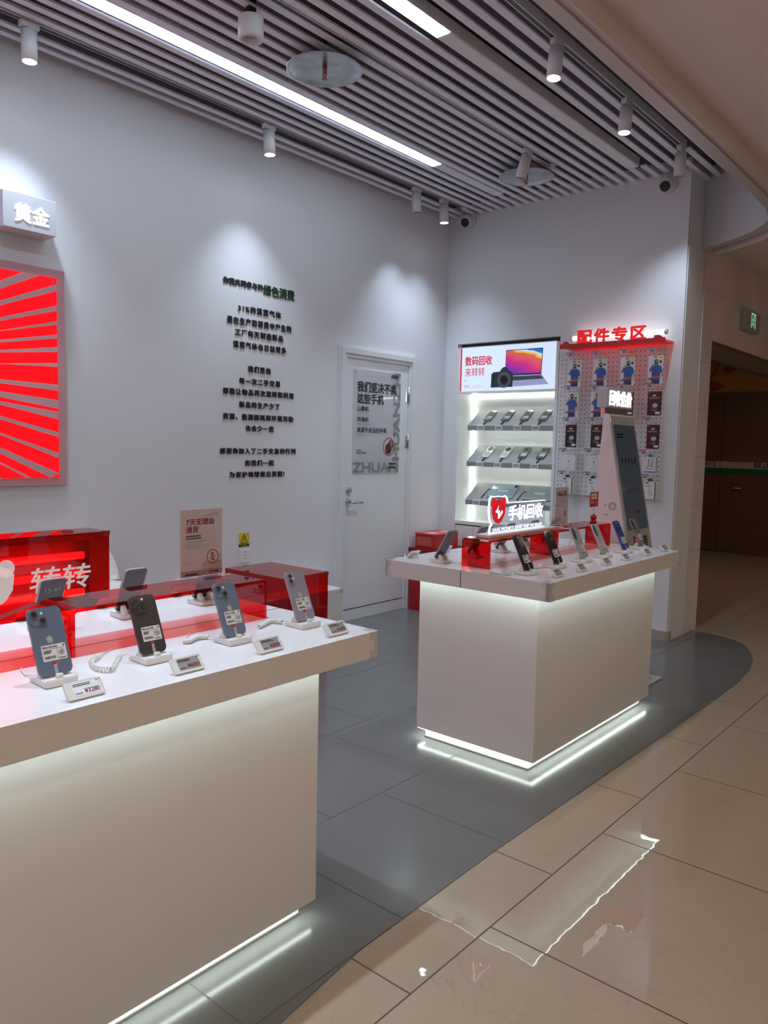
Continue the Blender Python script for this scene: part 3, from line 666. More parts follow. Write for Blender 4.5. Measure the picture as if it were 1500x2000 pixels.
# ================================================================== phones
def lens(m, x, y, z, r, ringm):
    m.cyl((x, y, z), (x, y, z + 0.0022), r, ringm, seg=20); m.cyl((x, y, z + 0.0022), (x, y, z + 0.0026), r * 0.82, BLACK, seg=20)
def apple(m, cx, cy, s, z, mat):
    pts = [(0, -.46), (.12, -.50), (.26, -.46), (.38, -.28), (.44, -.10), (.33, .02), (.30, .16), (.36, .30), (.24, .38), (.10, .36), (0, .32), (-.10, .36), (-.24, .38), (-.38, .28), (-.44, .08), (-.42, -.14), (-.34, -.34), (-.22, -.48), (-.12, -.50)]
    m.prism([(cx + a * s, cy + b * s) for a, b in pts], z, z + 0.0002, mat); m.prism([(cx + a * s, cy + b * s) for a, b in ((.0, .42), (.10, .46), (.17, .56), (.17, .64), (.06, .60), (0, .52))], z, z + 0.0002, mat)
def make_phone(name, label, M, bodycol, cams='diag2', w=0.0755, h=0.151, sticker=True, logo=False, group=None, tether=True, title=None, sheen=0.12, clock=None):
    """Phone standing at M: local x across, y up its length, z out of its back."""
    t = thing(name, label, 'phone', (0, 0, 0), group); t.matrix_world = M
    th = 0.0078; bm_ = surf('phone_%s' % '_'.join('%02d' % int(c * 99) for c in bodycol), bodycol, sheen, var=0.01)
    fr = surf('frame_%s' % '_'.join('%02d' % int(c * 99) for c in bodycol), tuple(min(1, c * 1.15 + 0.02) for c in bodycol), 0.25, metal=0.8, var=0.0)
    m = MB(Matrix.Translation((0, h / 2, 0))); m.prism(rrect(w, h, 0.011), -th / 2, th / 2, bm_, 0.0022, True); m.build('body', t)
    m = MB(Matrix.Translation((0, h / 2, 0))); m.prism(rrect(w - 0.004, h - 0.004, 0.0095), -th / 2 - 0.0006, -th / 2 - 0.0001, GLASS)
    s_ = m.build('front_glass', t)
    if clock:
        mm = MB(Matrix.Translation((0, h * 0.72, -th / 2 - 0.0007)) @ Matrix.Rotation(PI, 4, 'Y')); mm.text(clock, 0, 0, emis('clock_digits', (0.35, 0.38, 0.42), 0.12, (.2, .2, .2)), w=0.042, h=0.014, align='C', z0=0.0004); mm.build('clock_digits', s_)
    z = th / 2
    m = MB(); cb = None
    if cams == 'diag2':
        m.prism([(p[0] - w / 2 + 0.022, p[1] + h - 0.022) for p in rrect(0.036, 0.036, 0.009)], z, z + 0.0015, bm_, 0.0005); cb = m.build('camera_bump', t)
        L_ = ((-w / 2 + 0.0135, h - 0.014, 0.0078), (-w / 2 + 0.0305, h - 0.0305, 0.0078)); fl = (-w / 2 + 0.031, h - 0.013)
    elif cams == 'tri3':
        m.prism([(p[0] - w / 2 + 0.024, p[1] + h - 0.024) for p in rrect(0.040, 0.040, 0.010)], z, z + 0.0018, bm_, 0.0006); cb = m.build('camera_bump', t)
        L_ = ((-w / 2 + 0.0148, h - 0.0148, 0.0090), (-w / 2 + 0.0148, h - 0.0335, 0.0090), (-w / 2 + 0.0335, h - 0.0240, 0.0090)); fl = (-w / 2 + 0.034, h - 0.0105)
    elif cams == 'vert2':
        m.prism([(p[0] - w / 2 + 0.019, p[1] + h - 0.022) for p in rrect(0.028, 0.034, 0.009)], z, z + 0.0015, bm_, 0.0005); cb = m.build('camera_bump', t)
        L_ = ((-w / 2 + 0.0145, h - 0.0140, 0.0068), (-w / 2 + 0.0145, h - 0.0300, 0.0068)); fl = (-w / 2 + 0.0265, h - 0.022)
    elif cams == 'column':
        m.prism([(p[0] - w / 2 + 0.016, p[1] + h - 0.034) for p in rrect(0.022, 0.058, 0.010)], z, z + 0.0015, BLACK, 0.0005); cb = m.build('camera_bump', t)
        L_ = tuple((-w / 2 + 0.016, h - 0.014 - 0.0195 * k, 0.0072) for k in range(3)); fl = (-w / 2 + 0.032, h - 0.012)
    else:   # one big round island
        m.prism(ellipse(0, h - 0.033, 0.0265, 0.0265, 32), z, z + 0.002, BLACK, 0.0006); cb = m.build('camera_bump', t)
        L_ = ((-0.010, h - 0.026, 0.0065), (0.010, h - 0.026, 0.0065), (-0.010, h - 0.042, 0.0065)); fl = (0.010, h - 0.042)
    for x, y, r in L_:
        m = MB(); lens(m, x, y, z + 0.0015, r, fr); m.build('lens', cb)
    m = MB(); m.cyl((*fl, z), (*fl, z + 0.002), 0.0032, surf('flash', (0.8, 0.78, 0.7), 0.3), seg=12); m.build('flash', cb)
    if logo:
        m = MB(); apple(m, 0, h * 0.52, 0.017, z + 0.0001, surf('logo_tan', (0.46, 0.40, 0.33), 0.3)); m.build('logo', t)
    if sticker:
        sw, sh = w * 0.72, 0.036; sx, sy = 0.004, 0.049
        m = MB(); m.prism([(p[0] + sx, p[1] + sy) for p in rrect(sw, sh, 0.0025)], z + 0.0001, z + 0.0004, STICK); st = m.build('info_sticker', t)
        m = MB(); zz = z + 0.0006; x0, y0 = sx - sw / 2 + 0.003, sy + sh / 2
        if title: m.text(title, x0, y0 - 0.0065, INK, w=sw * 0.60, h=0.0036, bold=0.03, z0=zz)
        else: bars(m, x0, y0 - 0.0062, 1, sw * 0.6, 0.003, 0, zz, INK, 0.1)
        m.box((x0, y0 - 0.0095, zz), (x0 + sw - 0.006, y0 - 0.0091, zz + 0.0001), INK); m.box((x0 + sw * 0.56, y0 - sh + 0.003, zz), (x0 + sw * 0.56 + 0.0005, y0 - 0.0095, zz + 0.0001), INK)
        bars(m, x0 + 0.001, y0 - 0.0145, 2, sw * 0.34, 0.0019, 0.0018, zz, INK)
        k = 0.0
        while k < sw * 0.45:
            ww = random.uniform(0.0004, 0.0012); m.box((x0 + 0.001 + k, y0 - 0.031, zz), (x0 + 0.001 + k + ww, y0 - 0.025, zz + 0.0001), INK); k += ww + random.uniform(0.0003, 0.0009)
        qx, qy = x0 + sw * 0.74, y0 - 0.0195
        m.ring(qx, qy, 0.0028, 0.0028, 0.0014, zz, zz + 0.0001, INK, 16)
        for a in range(18):
            A = 2 * PI * a / 18; r0, r1 = 0.0045, random.choice((0.0060, 0.0074, 0.0078)); m.stroke((qx + r0 * math.cos(A), qy + r0 * math.sin(A)), (qx + r1 * math.cos(A), qy + r1 * math.sin(A)), 0.0009, zz, zz + 0.0001, INK)
        bars(m, qx - 0.0085, y0 - 0.0325, 1, 0.017, 0.0014, 0, zz, INK, 0.05); m.cyl((x0 + sw - 0.0075, y0 - 0.0048, zz), (x0 + sw - 0.0075, y0 - 0.0048, zz + 0.0001), 0.0020, INK, seg=12)
        m.build('printed_text', st)
    if tether:
        m = MB(); m.box((-0.0035, 0.0, z + 0.0002), (0.0035, 0.026, z + 0.0010), surf('tether_clear', (0.42, 0.43, 0.46), 0.3)); tt = m.build('security_tether', t)
        m = MB(); m.cyl((-0.001, 0.0265, z + 0.0002), (-0.001, 0.0265, z + 0.0014), 0.0043, REDINK, seg=16); m.box((-0.0022, 0.010, z + 0.001), (0.0022, 0.017, z + 0.0012), INKG); m.build('red_seal', tt)
    return t

def make_stand(label, group, loc, rz, coil=None, cord=True, short=False):
    """Phone stand, local -x is behind the phone, +x the open front edge; top at z 0.018."""
    t = thing('phone_stand', label, 'phone stand', loc, group, rz)
    m = MB()
    P = [(-0.050, -0.037), (0.030, -0.037), (0.030, 0.037), (-0.050, 0.037)]
    v0 = [m._v((x, y, 0.0005)) for x, y in ((-0.048, -0.035), (0.030, -0.037), (0.030, 0.037), (-0.048, 0.035))]
    v1 = [m._v((x, y, z)) for x, y, z in ((-0.050, -0.037, 0.009), (0.000, -0.037, 0.017), (0.030, -0.037, 0.017), (0.030, 0.037, 0.017), (0.000, 0.037, 0.017), (-0.050, 0.037, 0.009))]
    f = [[v0[3], v0[2], v0[1], v0[0]], [v1[0], v1[1], v1[4], v1[5]], [v1[1], v1[2], v1[3], v1[4]], [v0[1], v0[2], v1[3], v1[2]], [v0[0], v0[1], v1[2], v1[1], v1[0]], [v0[2], v0[3], v1[5], v1[4], v1[3]], [v0[3], v0[0], v1[0], v1[5]]]
    fs = [m._f(q, PLASTIC) for q in f]
    r = bmesh.ops.bevel(m.bm, geom=list(m.bm.edges), offset=0.002, segments=2, affect='EDGES')
    m.build('base', t)
    for s_ in (-1, 1):
        m = MB(); m.prism([(-0.038, 0.010), (-0.006, 0.0165), (-0.010, 0.036), (-0.017, 0.040), (-0.022, 0.036)], -0.006, 0.006, PLASTIC, 0.001)
        o = m.build('prong', t); o.matrix_local = Matrix.Translation((0, s_ * 0.019, 0)) @ Matrix.Rotation(PI / 2, 4, 'X')
    m = MB(); m.box((0.0125, -0.0075, 0.0165), (0.0225, 0.0075, 0.026), PLASTIC, 0.002); m.build('front_lip', t)
    if cord:
        if coil:
            m = MB(); pts = []; n = len(coil) - 1; turns = 26; N = turns * 9
            def cr(u):
                u *= n; i = min(int(u), n - 1); f_ = u - i; g = lambda k: Vector(coil[max(0, min(n, k))])
                p0, p1, p2, p3 = g(i - 1), g(i), g(i + 1), g(i + 2)
                return 0.5 * ((2 * p1) + (p2 - p0) * f_ + (2 * p0 - 5 * p1 + 4 * p2 - p3) * f_ * f_ + (3 * p1 - p0 - 3 * p2 + p3) * f_ ** 3)
            for i in range(N + 1):
                u = i / N; c = cr(u); d_ = (cr(min(1, u + .01)) - cr(max(0, u - .01))).normalized(); a = Vector((0, 0, 1)); b = d_.cross(a).normalized(); ang = 2 * PI * turns * u
                pts.append(c + (a * math.sin(ang) + b * math.cos(ang)) * 0.0048)
            m.tube(pts, 0.0020, PLASTIC, 6); m.build('coiled_cord', t)
            e0, e1 = coil[0], coil[-1]
            m = MB(); m.tube([(-0.046, -0.012, 0.006), ((e0[0] - 0.046) / 2 - 0.01, (e0[1] - 0.012) / 2, 0.010), e0], 0.0014, PLASTIC, 6)
            m.tube([e1, ((e1[0] - 0.17) / 2, e1[1] * 0.6, 0.004), (-0.150, e1[1] * 0.4, 0.002), (-0.162, e1[1] * 0.3 + 0.01, 0.0018)], 0.0014, PLASTIC, 6); m.build('cable', t)
        else:
            m = MB(); m.tube([(-0.046, 0, 0.006), (-0.07, -0.012, 0.006), (-0.092, -0.024, 0.004), (-0.110, -0.020, 0.0030)] + ([] if short else [(-0.14, -0.012, 0.003), (-0.165, 0.0, 0.0022)]), 0.0018, PLASTIC, 6); m.build('cable', t)
    return t

def make_price_tag(label, loc, rz, price=None, bright=False, group='electronic price tags on the counters', w=0.082):
    """Tilted shelf label, local +x is the side its face looks to."""
    t = thing('price_tag', label, 'price tag', loc, group, rz)
    tl = math.radians(48); T = Matrix.Translation((0.010, 0, 0.004)) @ frame((0, 0, 0), (0, 1, 0), (-math.cos(tl), 0, math.sin(tl)))
    m = MB(T); m.prism([(p[0], p[1] + 0.019) for p in rrect(w, 0.040, 0.004)], -0.005, 0.003, PLASTIC, 0.0012); m.build('case', t)
    m = MB(T); m.box((-w * 0.32, 0.005, 0.0031), (w * 0.40, 0.0345, 0.0035), emis('eink_lit', (0.62, 0.70, 0.85), 0.35, (0.6, 0.6, 0.6)) if bright else ESCR); s = m.build('screen', t)
    m = MB(T); bars(m, -w * 0.29, 0.0295, 2, w * 0.5, 0.0018, 0.0018, 0.0036, INK)
    bars(m, -w * 0.29, 0.0085, 1, w * 0.24, 0.0018, 0, 0.0036, INK)
    if price: m.text(price, w * 0.37, 0.008, MAROON, w=w * 0.40, h=0.0105, bold=0.02, align='R', z0=0.0037)
    else: m.box((w * 0.10, 0.009, 0.0036), (w * 0.36, 0.015, 0.0037), INKG)
    m.box((w * 0.35, 0.0305, 0.0036), (w * 0.385, 0.0335, 0.0037), INK); m.build('printed_text', s)
    m = MB(T); m.cyl((w * 0.455, 0.034, 0.003), (w * 0.455, 0.034, 0.0034), 0.0014, BLACK, seg=10); m.build('sensor', t)
    m = MB(); m.prism([(-0.020, 0.0005), (0.006, 0.0005), (0.004, 0.004), (-0.010, 0.016), (-0.016, 0.016)], -0.016, 0.016, PLASTIC, 0.0008); o = m.build('foot', t); o.matrix_local = Matrix.Rotation(PI / 2, 4, 'X')
    return t

TZ = 0.857
TILT = math.radians(66)
def phone_matrix(x, y, z, face=1, tilt=TILT, yaw=0.0):
    """Phone whose bottom edge is at (x, y, z); its back looks to +x for face 1, to -x for face -1."""
    c, s = math.cos(tilt), math.sin(tilt)
    M = Matrix(((0, -c, s, 0), (1, 0, 0, 0), (0, s, c, 0), (0, 0, 0, 1)))
    R = Matrix.Rotation(yaw if face > 0 else PI + yaw, 4, 'Z')
    return Matrix.Translation((x, y, z)) @ R @ M

# ================================================================== counters
def counter(name, label, x0, x1, y0, y1, xs, bx0, bx1, by0, by1, guards, cap_near):
    t = thing(name, label, 'counter', ((x0 + x1) / 2, (y0 + y1) / 2, 0), 'white display counters')
    T = Matrix.Translation((-(x0 + x1) / 2, -(y0 + y1) / 2, 0)); ab = 0.780; th = 0.018
    for a, b, out in ((x0, xs - 0.003, -1), (xs + 0.003, x1, 1)):
        m = MB(T); m.box((a + (0.0185 if out < 0 else 0), y0 + 0.0185, TZ - 0.02), (b - (0.0185 if out > 0 else 0), y1 - 0.0185, TZ), TOPW); m.box((a, y0, TZ - 0.0009), (b, y1, TZ - 0.0002), TOPW)
        m.build('countertop', t)
        m = MB(T)
        if out > 0: m.box((b - th, y0, ab), (b, y1, TZ - 0.001), WHITE)
        else: m.box((a, y0, ab), (a + th, y1, TZ - 0.001), WHITE)
        m.box((a + (th if out < 0 else 0), y0, ab), (b - (th if out > 0 else 0), y0 + th, TZ - 0.001), WHITE); m.box((a + (th if out < 0 else 0), y1 - th, ab), (b - (th if out > 0 else 0), y1, TZ - 0.001), WHITE)
        m.build('apron', t)
    m = MB(T); m.box((xs - 0.0029, y0 + 0.006, ab), (xs + 0.0029, y1 - 0.006, TZ - 0.004), surf('gap_shade', (0.10, 0.08, 0.07), 0.6)); m.build('light_block_strip', t)  # added dark strip standing in for shade in the seam gap, hides the LED
    m = MB(T); m.box((bx0, by0, 0.0507), (bx1, by1, TZ - 0.021), WHITE, 0.0015); m.build('base', t)
    m = MB(T); z0, z1 = ab + 0.006, ab + 0.018; g = 0.010
    m.box((x1 - th - 0.001 - g, y0 + th + 0.001, z0), (x1 - th - 0.001, y1 - th - 0.001, z1), APRM); m.box((x0 + th + 0.001, y0 + th + 0.001, z0), (x0 + th + 0.001 + g, y1 - th - 0.001, z1), APRM)
    m.box((x0 + th + 0.012, y0 + th + 0.001, z0), (x1 - th - 0.012, y0 + th + 0.001 + g, z1), APRM); m.box((x0 + th + 0.012, y1 - th - 0.001 - g, z0), (x1 - th - 0.012, y1 - th - 0.001, z1), APRM)
    m.build('apron_light', t)
    i = 0.036
    m = MB(T); m.box((bx0 + i, by0 + i * 0.7, 0.010), (bx1 - i, by1 - i, 0.0505), WHITE); m.build('kick_panel', t)
    m = MB(T); g, zb = 0.008, 0.0505
    m.box((bx1 - 0.004 - g, by0 + 0.006, zb - 0.002), (bx1 - 0.004, by1 - 0.012, zb), TOEM); m.box((bx0 + 0.006, by0 + 0.004, zb - 0.002), (bx1 - 0.006 - g, by0 + 0.004 + g, zb), TOEM)
    m.box((bx0 + 0.004, by0 + 0.014, zb - 0.002), (bx0 + 0.004 + g, by1 - 0.012, zb), TOEM); m.build('plinth_light', t)
    m = MB(T); m.box((bx0 + i - 0.003, by0 + i * 0.7 - 0.003, 0.0025), (bx1 - i + 0.003, by1 - i + 0.003, 0.0098), surf('plinth_grey', (0.12, 0.12, 0.12), 0.4)); m.build('plinth', t)
    for gx, gy in guards:
        sx = 1 if gx > (x0 + x1) / 2 else -1; sy = 1 if gy > (y0 + y1) / 2 else -1; k, e = 0.036, 0.0025
        m = MB(T)
        m.box((min(gx, gx - sx * k) - e * (sx < 0), min(gy, gy - sy * k) - e * (sy < 0), TZ + 0.0002), (max(gx, gx - sx * k) + e * (sx > 0), max(gy, gy - sy * k) + e * (sy > 0), TZ + 0.0025), CLEARE, 0.001)
        for zz0, zz1, kk in ((ab - 0.001, ab + 0.022, k), (ab + 0.022, TZ - 0.024, k * 0.5), (TZ - 0.024, TZ + 0.0002, k)):
            m.box((gx if sx > 0 else gx - e, min(gy, gy - sy * kk), zz0), (gx + e if sx > 0 else gx, max(gy, gy - sy * kk), zz1), CLEARE); m.box((min(gx, gx - sx * kk), gy if sy > 0 else gy - e, zz0), (max(gx, gx - sx * kk), gy + e if sy > 0 else gy, zz1), CLEARE)
        m.build('corner_guard', t)
    return t
LC = (-2.31, -1.450, -0.60, 1.690); RC = (-2.345, -1.480, 2.776, 4.232)
counter('display_counter', 'white display counter near the red lit bear box, pale blue phones along its front', *LC, -1.880, -2.21, -1.556, -0.5, 1.555, [(-1.450, 1.690), (-2.31, 1.690)], False)
counter('display_counter', 'white display counter by the pegboard carrying the lit acrylic phone recycling sign', *RC, -1.915, -2.212, -1.581, 2.874, 4.14, [(-1.480, 2.776), (-1.480, 4.232), (-2.345, 2.776)], True)

# ------------------------------------------------------------------ red acrylic bridges
def bridge(label, x0, x1, y0, y1, zt):
    t = thing('acrylic_riser', label, 'riser', ((x0 + x1) / 2, (y0 + y1) / 2, TZ), 'red acrylic risers on the counters')
    th = 0.010; R_ = 0.018
    # U profile in y-z, rounded upper corners
    def arc(cx, cz, r, a0, a1, n=6): return [(cx + r * math.cos(math.radians(a0 + (a1 - a0) * i / n)), cz + r * math.sin(math.radians(a0 + (a1 - a0) * i / n))) for i in range(n + 1)]
    h = zt - TZ; L = (y1 - y0) / 2
    out = [(-L, 0.0005)] + arc(-L + R_, h - R_, R_, 180, 90) + arc(L - R_, h - R_, R_, 90, 0) + [(L, 0.0005)]
    inn_ = [(L - th, 0.0005)] + arc(L - R_, h - R_, R_ - th, 0, 90) + arc(-L + R_, h - R_, R_ - th, 90, 180) + [(-L + th, 0.0005)]
    P = out + inn_; w2 = (x1 - x0) / 2
    m = MB(); n = len(P); A = [m._v((w2, y, z)) for y, z in P]; B = [m._v((-w2, y, z)) for y, z in P]
    for i in range(n): m._f([A[i], B[i], B[(i + 1) % n], A[(i + 1) % n]], REDA)
    k = n // 2
    for i in range(k - 1):
        j = n - 1 - i; m._f([A[i], A[i + 1], A[j - 1], A[j]], REDA); m._f([B[j], B[j - 1], B[i + 1], B[i]], REDA)
    m.bm.normal_update(); bmesh.ops.recalc_face_normals(m.bm, faces=m.bm.faces[:])
    m.build('bent_sheet', t)
    return t
bridge('red acrylic riser on the near counter carrying the seven-day return notice', -1.965, -1.798, 0.935, 1.565, 0.978)
bridge('red acrylic riser on the near counter in front of the lit bear box', -1.965, -1.798, 0.300, 0.925, 0.978)
bridge('red acrylic riser under the lit acrylic phone recycling sign', -1.990, -1.842, 2.888, 3.505, 0.985)
bridge('red acrylic riser on the pegboard-side counter carrying the red card holder', -1.990, -1.842, 3.512, 4.135, 0.985)

# ------------------------------------------------------------------ near counter: phones, stands, tags
NL = 'front row of phones on the near counter'
LP = [(0.811, (0.135, 0.17, 0.235), 'diag2', True, 'iPhone 14 Plus 256G', 'blue-grey phone standing nearest the lit bear box in the near counter front row'),
      (1.057, (0.060, 0.050, 0.052), 'tri3', False, 'iPhone 14 Pro 128G', 'black phone with a three-lens camera in the front row of the near counter'),
      (1.309, (0.15, 0.19, 0.255), 'diag2', True, 'iPhone 14 128G', 'blue-grey phone between the black one and the lilac one on the near counter'),
      (1.570, (0.30, 0.28, 0.34), 'vert2', True, 'iPhone 11 128G', 'pale lilac phone with two stacked lenses near the end of the near counter')]
coils = [None, [(-0.075, -0.045, 0.008), (-0.030, -0.082, 0.008), (0.012, -0.118, 0.008), (-0.020, -0.138, 0.008), (-0.075, -0.120, 0.008), (-0.105, -0.085, 0.008)],
         [(-0.080, -0.030, 0.008), (-0.092, -0.060, 0.008), (-0.075, -0.090, 0.008), (-0.085, -0.105, 0.008)],
         [(-0.070, -0.030, 0.008), (-0.100, -0.045, 0.008), (-0.085, -0.085, 0.008), (-0.072, -0.115, 0.008)]]
for i, ((y, col, cm, lg_, title, lb), coil) in enumerate(zip(LP, coils)):
    w_, h_ = ((0.0765, 0.153), (0.0715, 0.147), (0.0715, 0.147), (0.0725, 0.150))[i]
    make_phone('smartphone', lb, phone_matrix(-1.628, y, TZ + 0.0205), col, cm, w_, h_, True, lg_, NL, True, title)
    who = ('blue-grey phone by the lit bear box', 'black three-lens phone', 'middle blue-grey phone', 'lilac phone')[i]
    make_stand('white stand holding the %s on the near counter' % who, 'phone stands on the near counter', (-1.632, y + 0.0, TZ), 0, coil)
    make_price_tag('white price tag before the %s on the near counter' % who, (-1.498, (0.807, 1.063, 1.315, 1.565)[i], TZ), 0, ('¥3280', '¥4301', '¥2829', '¥1879')[i], i == 0)
for y, lb, clock in ((1.020, 'dark phone showing a faint clock before the lit bear box', '15:41'), (1.275, 'dark phone behind the red riser, between the clock phone and the return notice', None), (1.555, 'dark phone seen below the red riser under the return notice', None)):
    make_phone('smartphone', lb, phone_matrix(-2.118, y, TZ + 0.0205, -1, math.radians(64)), (0.30, 0.31, 0.32), 'tri3', 0.074, 0.150, False, False, 'rear row of phones on the near counter', False, None, 0.2, clock)
    make_stand('white stand on the near counter rear half under the ' + ('clock phone' if clock else 'middle dark phone' if y < 1.4 else 'dark phone below the notice'), 'rear stands on the near counter', (-2.114, y, TZ), PI, None, True, True)
    make_price_tag('price tag on the near counter rear edge, ' + ('behind the clock phone' if clock else 'behind the middle dark phone' if y < 1.4 else 'below the return notice'), (-2.265, y + 0.03, TZ), PI)

# seven-day return notice on the red riser
t = thing('return_notice', 'upright acrylic notice about seven-day returns standing on the red riser', 'notice', (-1.885, 1.385, 0.978))
T = frame((0, -1.385, -0.978), *YZ)
m = MB(T); m.box((1.314, 0.998, -0.006), (1.462, 1.197, 0.0), PINKA, 0.0008); m.build('sheet', t)
m = MB(T); z = 0.0008
m.text('7天无理由', 1.332, 1.151, MAROON, w=0.098, h=0.0185, bold=0.03, z0=z); m.text('退货', 1.332, 1.129, MAROON, w=0.042, h=0.0180, bold=0.03, z0=z)
bars(m, 1.331, 1.117, 2, 0.058, 0.0035, 0.0035, z, INK); bars(m, 1.331, 1.1005, 4, 0.080, 0.0022, 0.0045, z, INKG, 0.35)
bars(m, 1.448, 1.181, 2, 0.050, 0.0020, 0.002, z, INKG, align='R')
m.text('HAVE A', 1.329, 1.0425, INKG, w=0.020, h=0.0030, z0=z); m.text('NICE PHONE', 1.329, 1.0365, INKG, w=0.032, h=0.0030, z0=z)
m.build('printed_text', t)
m = MB(T); m.ring(1.426, 1.053, 0.0215, 0.0215, 0.0022, z, z + 0.0003, MAROON)
def zmark(m, cx, cy, s, z, mat, w=0.16):
    P = [(-.34, .42), (.12, .42), (-.30, -.30)]; Q = [(.34, .12), (-.10, -.42), (.36, -.42)]
    for A in (P, Q):
        for a, b in zip(A, A[1:]): m.stroke((cx + a[0] * s, cy + a[1] * s), (cx + b[0] * s, cy + b[1] * s), w * s, z, z + 0.0003, mat)
zmark(m, 1.426, 1.053, 0.024, z, MAROON, 0.13); m.build('round_emblem', t)
m = MB(T); m.box((1.3145, 0.9985, 0.0004), (1.4615, 1.0165, 0.0008), surf('band_mauve', (0.30, 0.24, 0.28), 0.4)); bd = m.build('bottom_band', t)
def bear_shield(m, cx, cy, w, h, z0, z1, mat, n=40):
    """Shield with a rounded bottom, a flat-domed top and two round ears."""
    m.prism([(cx - .5 * w, cy + .22 * h), (cx - .47 * w, cy - .10 * h), (cx - .36 * w, cy - .30 * h), (cx - .20 * w, cy - .44 * h), (cx, cy - .5 * h), (cx + .20 * w, cy - .44 * h), (cx + .36 * w, cy - .30 * h), (cx + .47 * w, cy - .10 * h), (cx + .5 * w, cy + .22 * h), (cx + .44 * w, cy + .34 * h), (cx + .24 * w, cy + .42 * h), (cx, cy + .45 * h), (cx - .24 * w, cy + .42 * h), (cx - .44 * w, cy + .34 * h)], z0, z1, mat)
    for s in (-1, 1): m.prism(ellipse(cx + s * .37 * w, cy + .36 * h, .14 * w, .14 * h * (w / h) * 1.05, 20), z0, z1, mat)
m = MB(T); bear_shield(m, 1.4185, 1.0080, 0.0115, 0.0120, 0.001, 0.0013, REDINK); m.text('转转', 1.4275, 1.0045, INK, w=0.020, h=0.0070, bold=0.03, z0=0.001); m.text('山居转转而客', 1.328, 1.0015, INK, w=0.043, h=0.0065, z0=0.001, shear=0.3) if False else bars(m, 1.328, 1.003, 1, 0.043, 0.005, 0, 0.001, INK, 0.05); m.build('printed_text', bd)
m = MB(T); m.box((1.298, 0.9785, 0.0005), (1.476, 0.996, 0.022), CLEARE, 0.001); m.box((1.298, 0.9785, -0.028), (1.476, 0.996, -0.0065), CLEARE, 0.001); m.build('base_block', t)

# ------------------------------------------------------------------ lit bear box behind the near counter
t = thing('lit_sign_box', 'large red acrylic box with glowing tubes, a white bear emblem and two white characters', 'sign', (-2.76, 1.0, 0.70))
T = frame((-2.674 + 2.76, -1.0, -0.70), *YZ)
def shell(m, x0, x1, y0, y1, z0, z1, th, mat, bottom=True):
    """Thin-walled box from solid sheets (local coordinates)."""
    m.box((x0, y0, z0), (x1, y1, z0 + th), mat); m.box((x0, y0, z1 - th), (x1, y1, z1), mat)
    m.box((x0, y0, z0 + th), (x0 + th, y1, z1 - th), mat); m.box((x1 - th, y0, z0 + th), (x1, y1, z1 - th), mat)
    m.box((x0 + th, y1 - th, z0 + th), (x1 - th, y1, z1 - th), mat)
    if bottom: m.box((x0 + th, y0, z0 + th), (x1 - th, y0 + th, z1 - th), mat)
m = MB(T); shell(m, 0.55, 1.545, 0.7015, 1.050, -0.150, 0.0, 0.006, REDB); m.build('acrylic_case', t)
NEON = emis('neon_tube', (1.0, 0.9, 0.30), 4.0, (0.6, 0.05, 0.0))
for z_ in (0.962, 0.893, 0.824):
    m = MB(T); m.cyl((0.60, z_, -0.045), (1.462, z_, -0.045), 0.0135, NEON, seg=16); m.build('glowing_tube', t)
    m = MB(T); m.cyl((1.463, z_, -0.045), (1.480, z_, -0.045), 0.014, REDOPQ, seg=16); m.build('tube_cap', t)
m = MB(T); m.box((0.58, 0.72, -0.100), (1.515, 1.01, -0.095), surf('red_backboard', (0.30, 0.004, 0.008), 0.4)); m.build('backboard', t)
WHI = emis('box_white', (0.95, 0.78, 0.78), 0.22, (0.75, 0.68, 0.68))
m = MB(T); m.text('转转', 1.238, 0.850, WHI, w=0.222, h=0.088, bold=0.010, z0=0.0008, z1=0.0026, shear=0.12); m.build('white_characters', t)
m = MB(T)
cx, cy, bw, bh = 1.085, 0.888, 0.205, 0.165
bear_shield(m, cx, cy, bw, bh, 0.0006, 0.002, WHI); eb = m.build('bear_emblem', t)
m = MB(T); zmark(m, cx, cy - 0.005, 0.095, 0.0022, REDINK, 0.22); m.build('mark', eb)
m = MB(T)
m.box((1.520, 1.034, -0.006), (1.5475, 1.0525, 0.0025), acrylic('guard_red', (0.75, 0.25, 0.28), body=0.3, bodycol=(0.45, 0.08, 0.1)), 0.001); m.build('corner_guard', t)
m = MB(T); m.tube([(1.42 + 0.018 * math.cos(a * PI / 8), 1.0525, -0.075 + 0.022 * math.sin(a * PI / 8)) for a in range(17)], 0.0025, REDOPQ, 6); m.build('finger_ring', t)

# rear desk, stool, red plinth
t = thing('rear_desk', 'low white stand under the red lit bear box, hidden behind the near counter', 'stand', (-2.76, 1.0, 0))
T = Matrix.Translation((2.76, -1.0, 0))
m = MB(T); m.box((-2.84, 0.50, 0.680), (-2.668, 1.540, 0.700), TOPW, 0.001); m.build('top', t)
m = MB(T); m.box((-2.83, 0.52, 0.0025), (-2.69, 1.50, 0.6795), WHITE); m.build('body', t)
t = thing('low_bench', 'low white bench along the long wall, ending at the staff door frame', 'bench', (-4.0, 3.4, 0))
T = Matrix.Translation((4.0, -3.4, 0))
m = MB(T); m.box((WX + 0.001, 2.60, 0.312), (-3.900, 4.135, 0.330), TOPW, 0.001); m.build('top', t)
m = MB(T); m.box((WX + 0.001, 2.61, 0.0025), (-3.902, 4.133, 0.3118), WHITE); m.build('front_panel', t)
m = MB(T); m.box((-3.935, 4.100, 0.3302), (-3.8975, 4.1375, 0.3322), CLEARE); m.box((-3.8998, 4.100, 0.295), (-3.8975, 4.1375, 0.3302), CLEARE); m.build('corner_guard', t)
t = thing('chair', 'white moulded chair with a rounded back standing against the long wall', 'chair', (-3.86, 2.13, 0))
m = MB()
U, V = 14, 12; grid = []
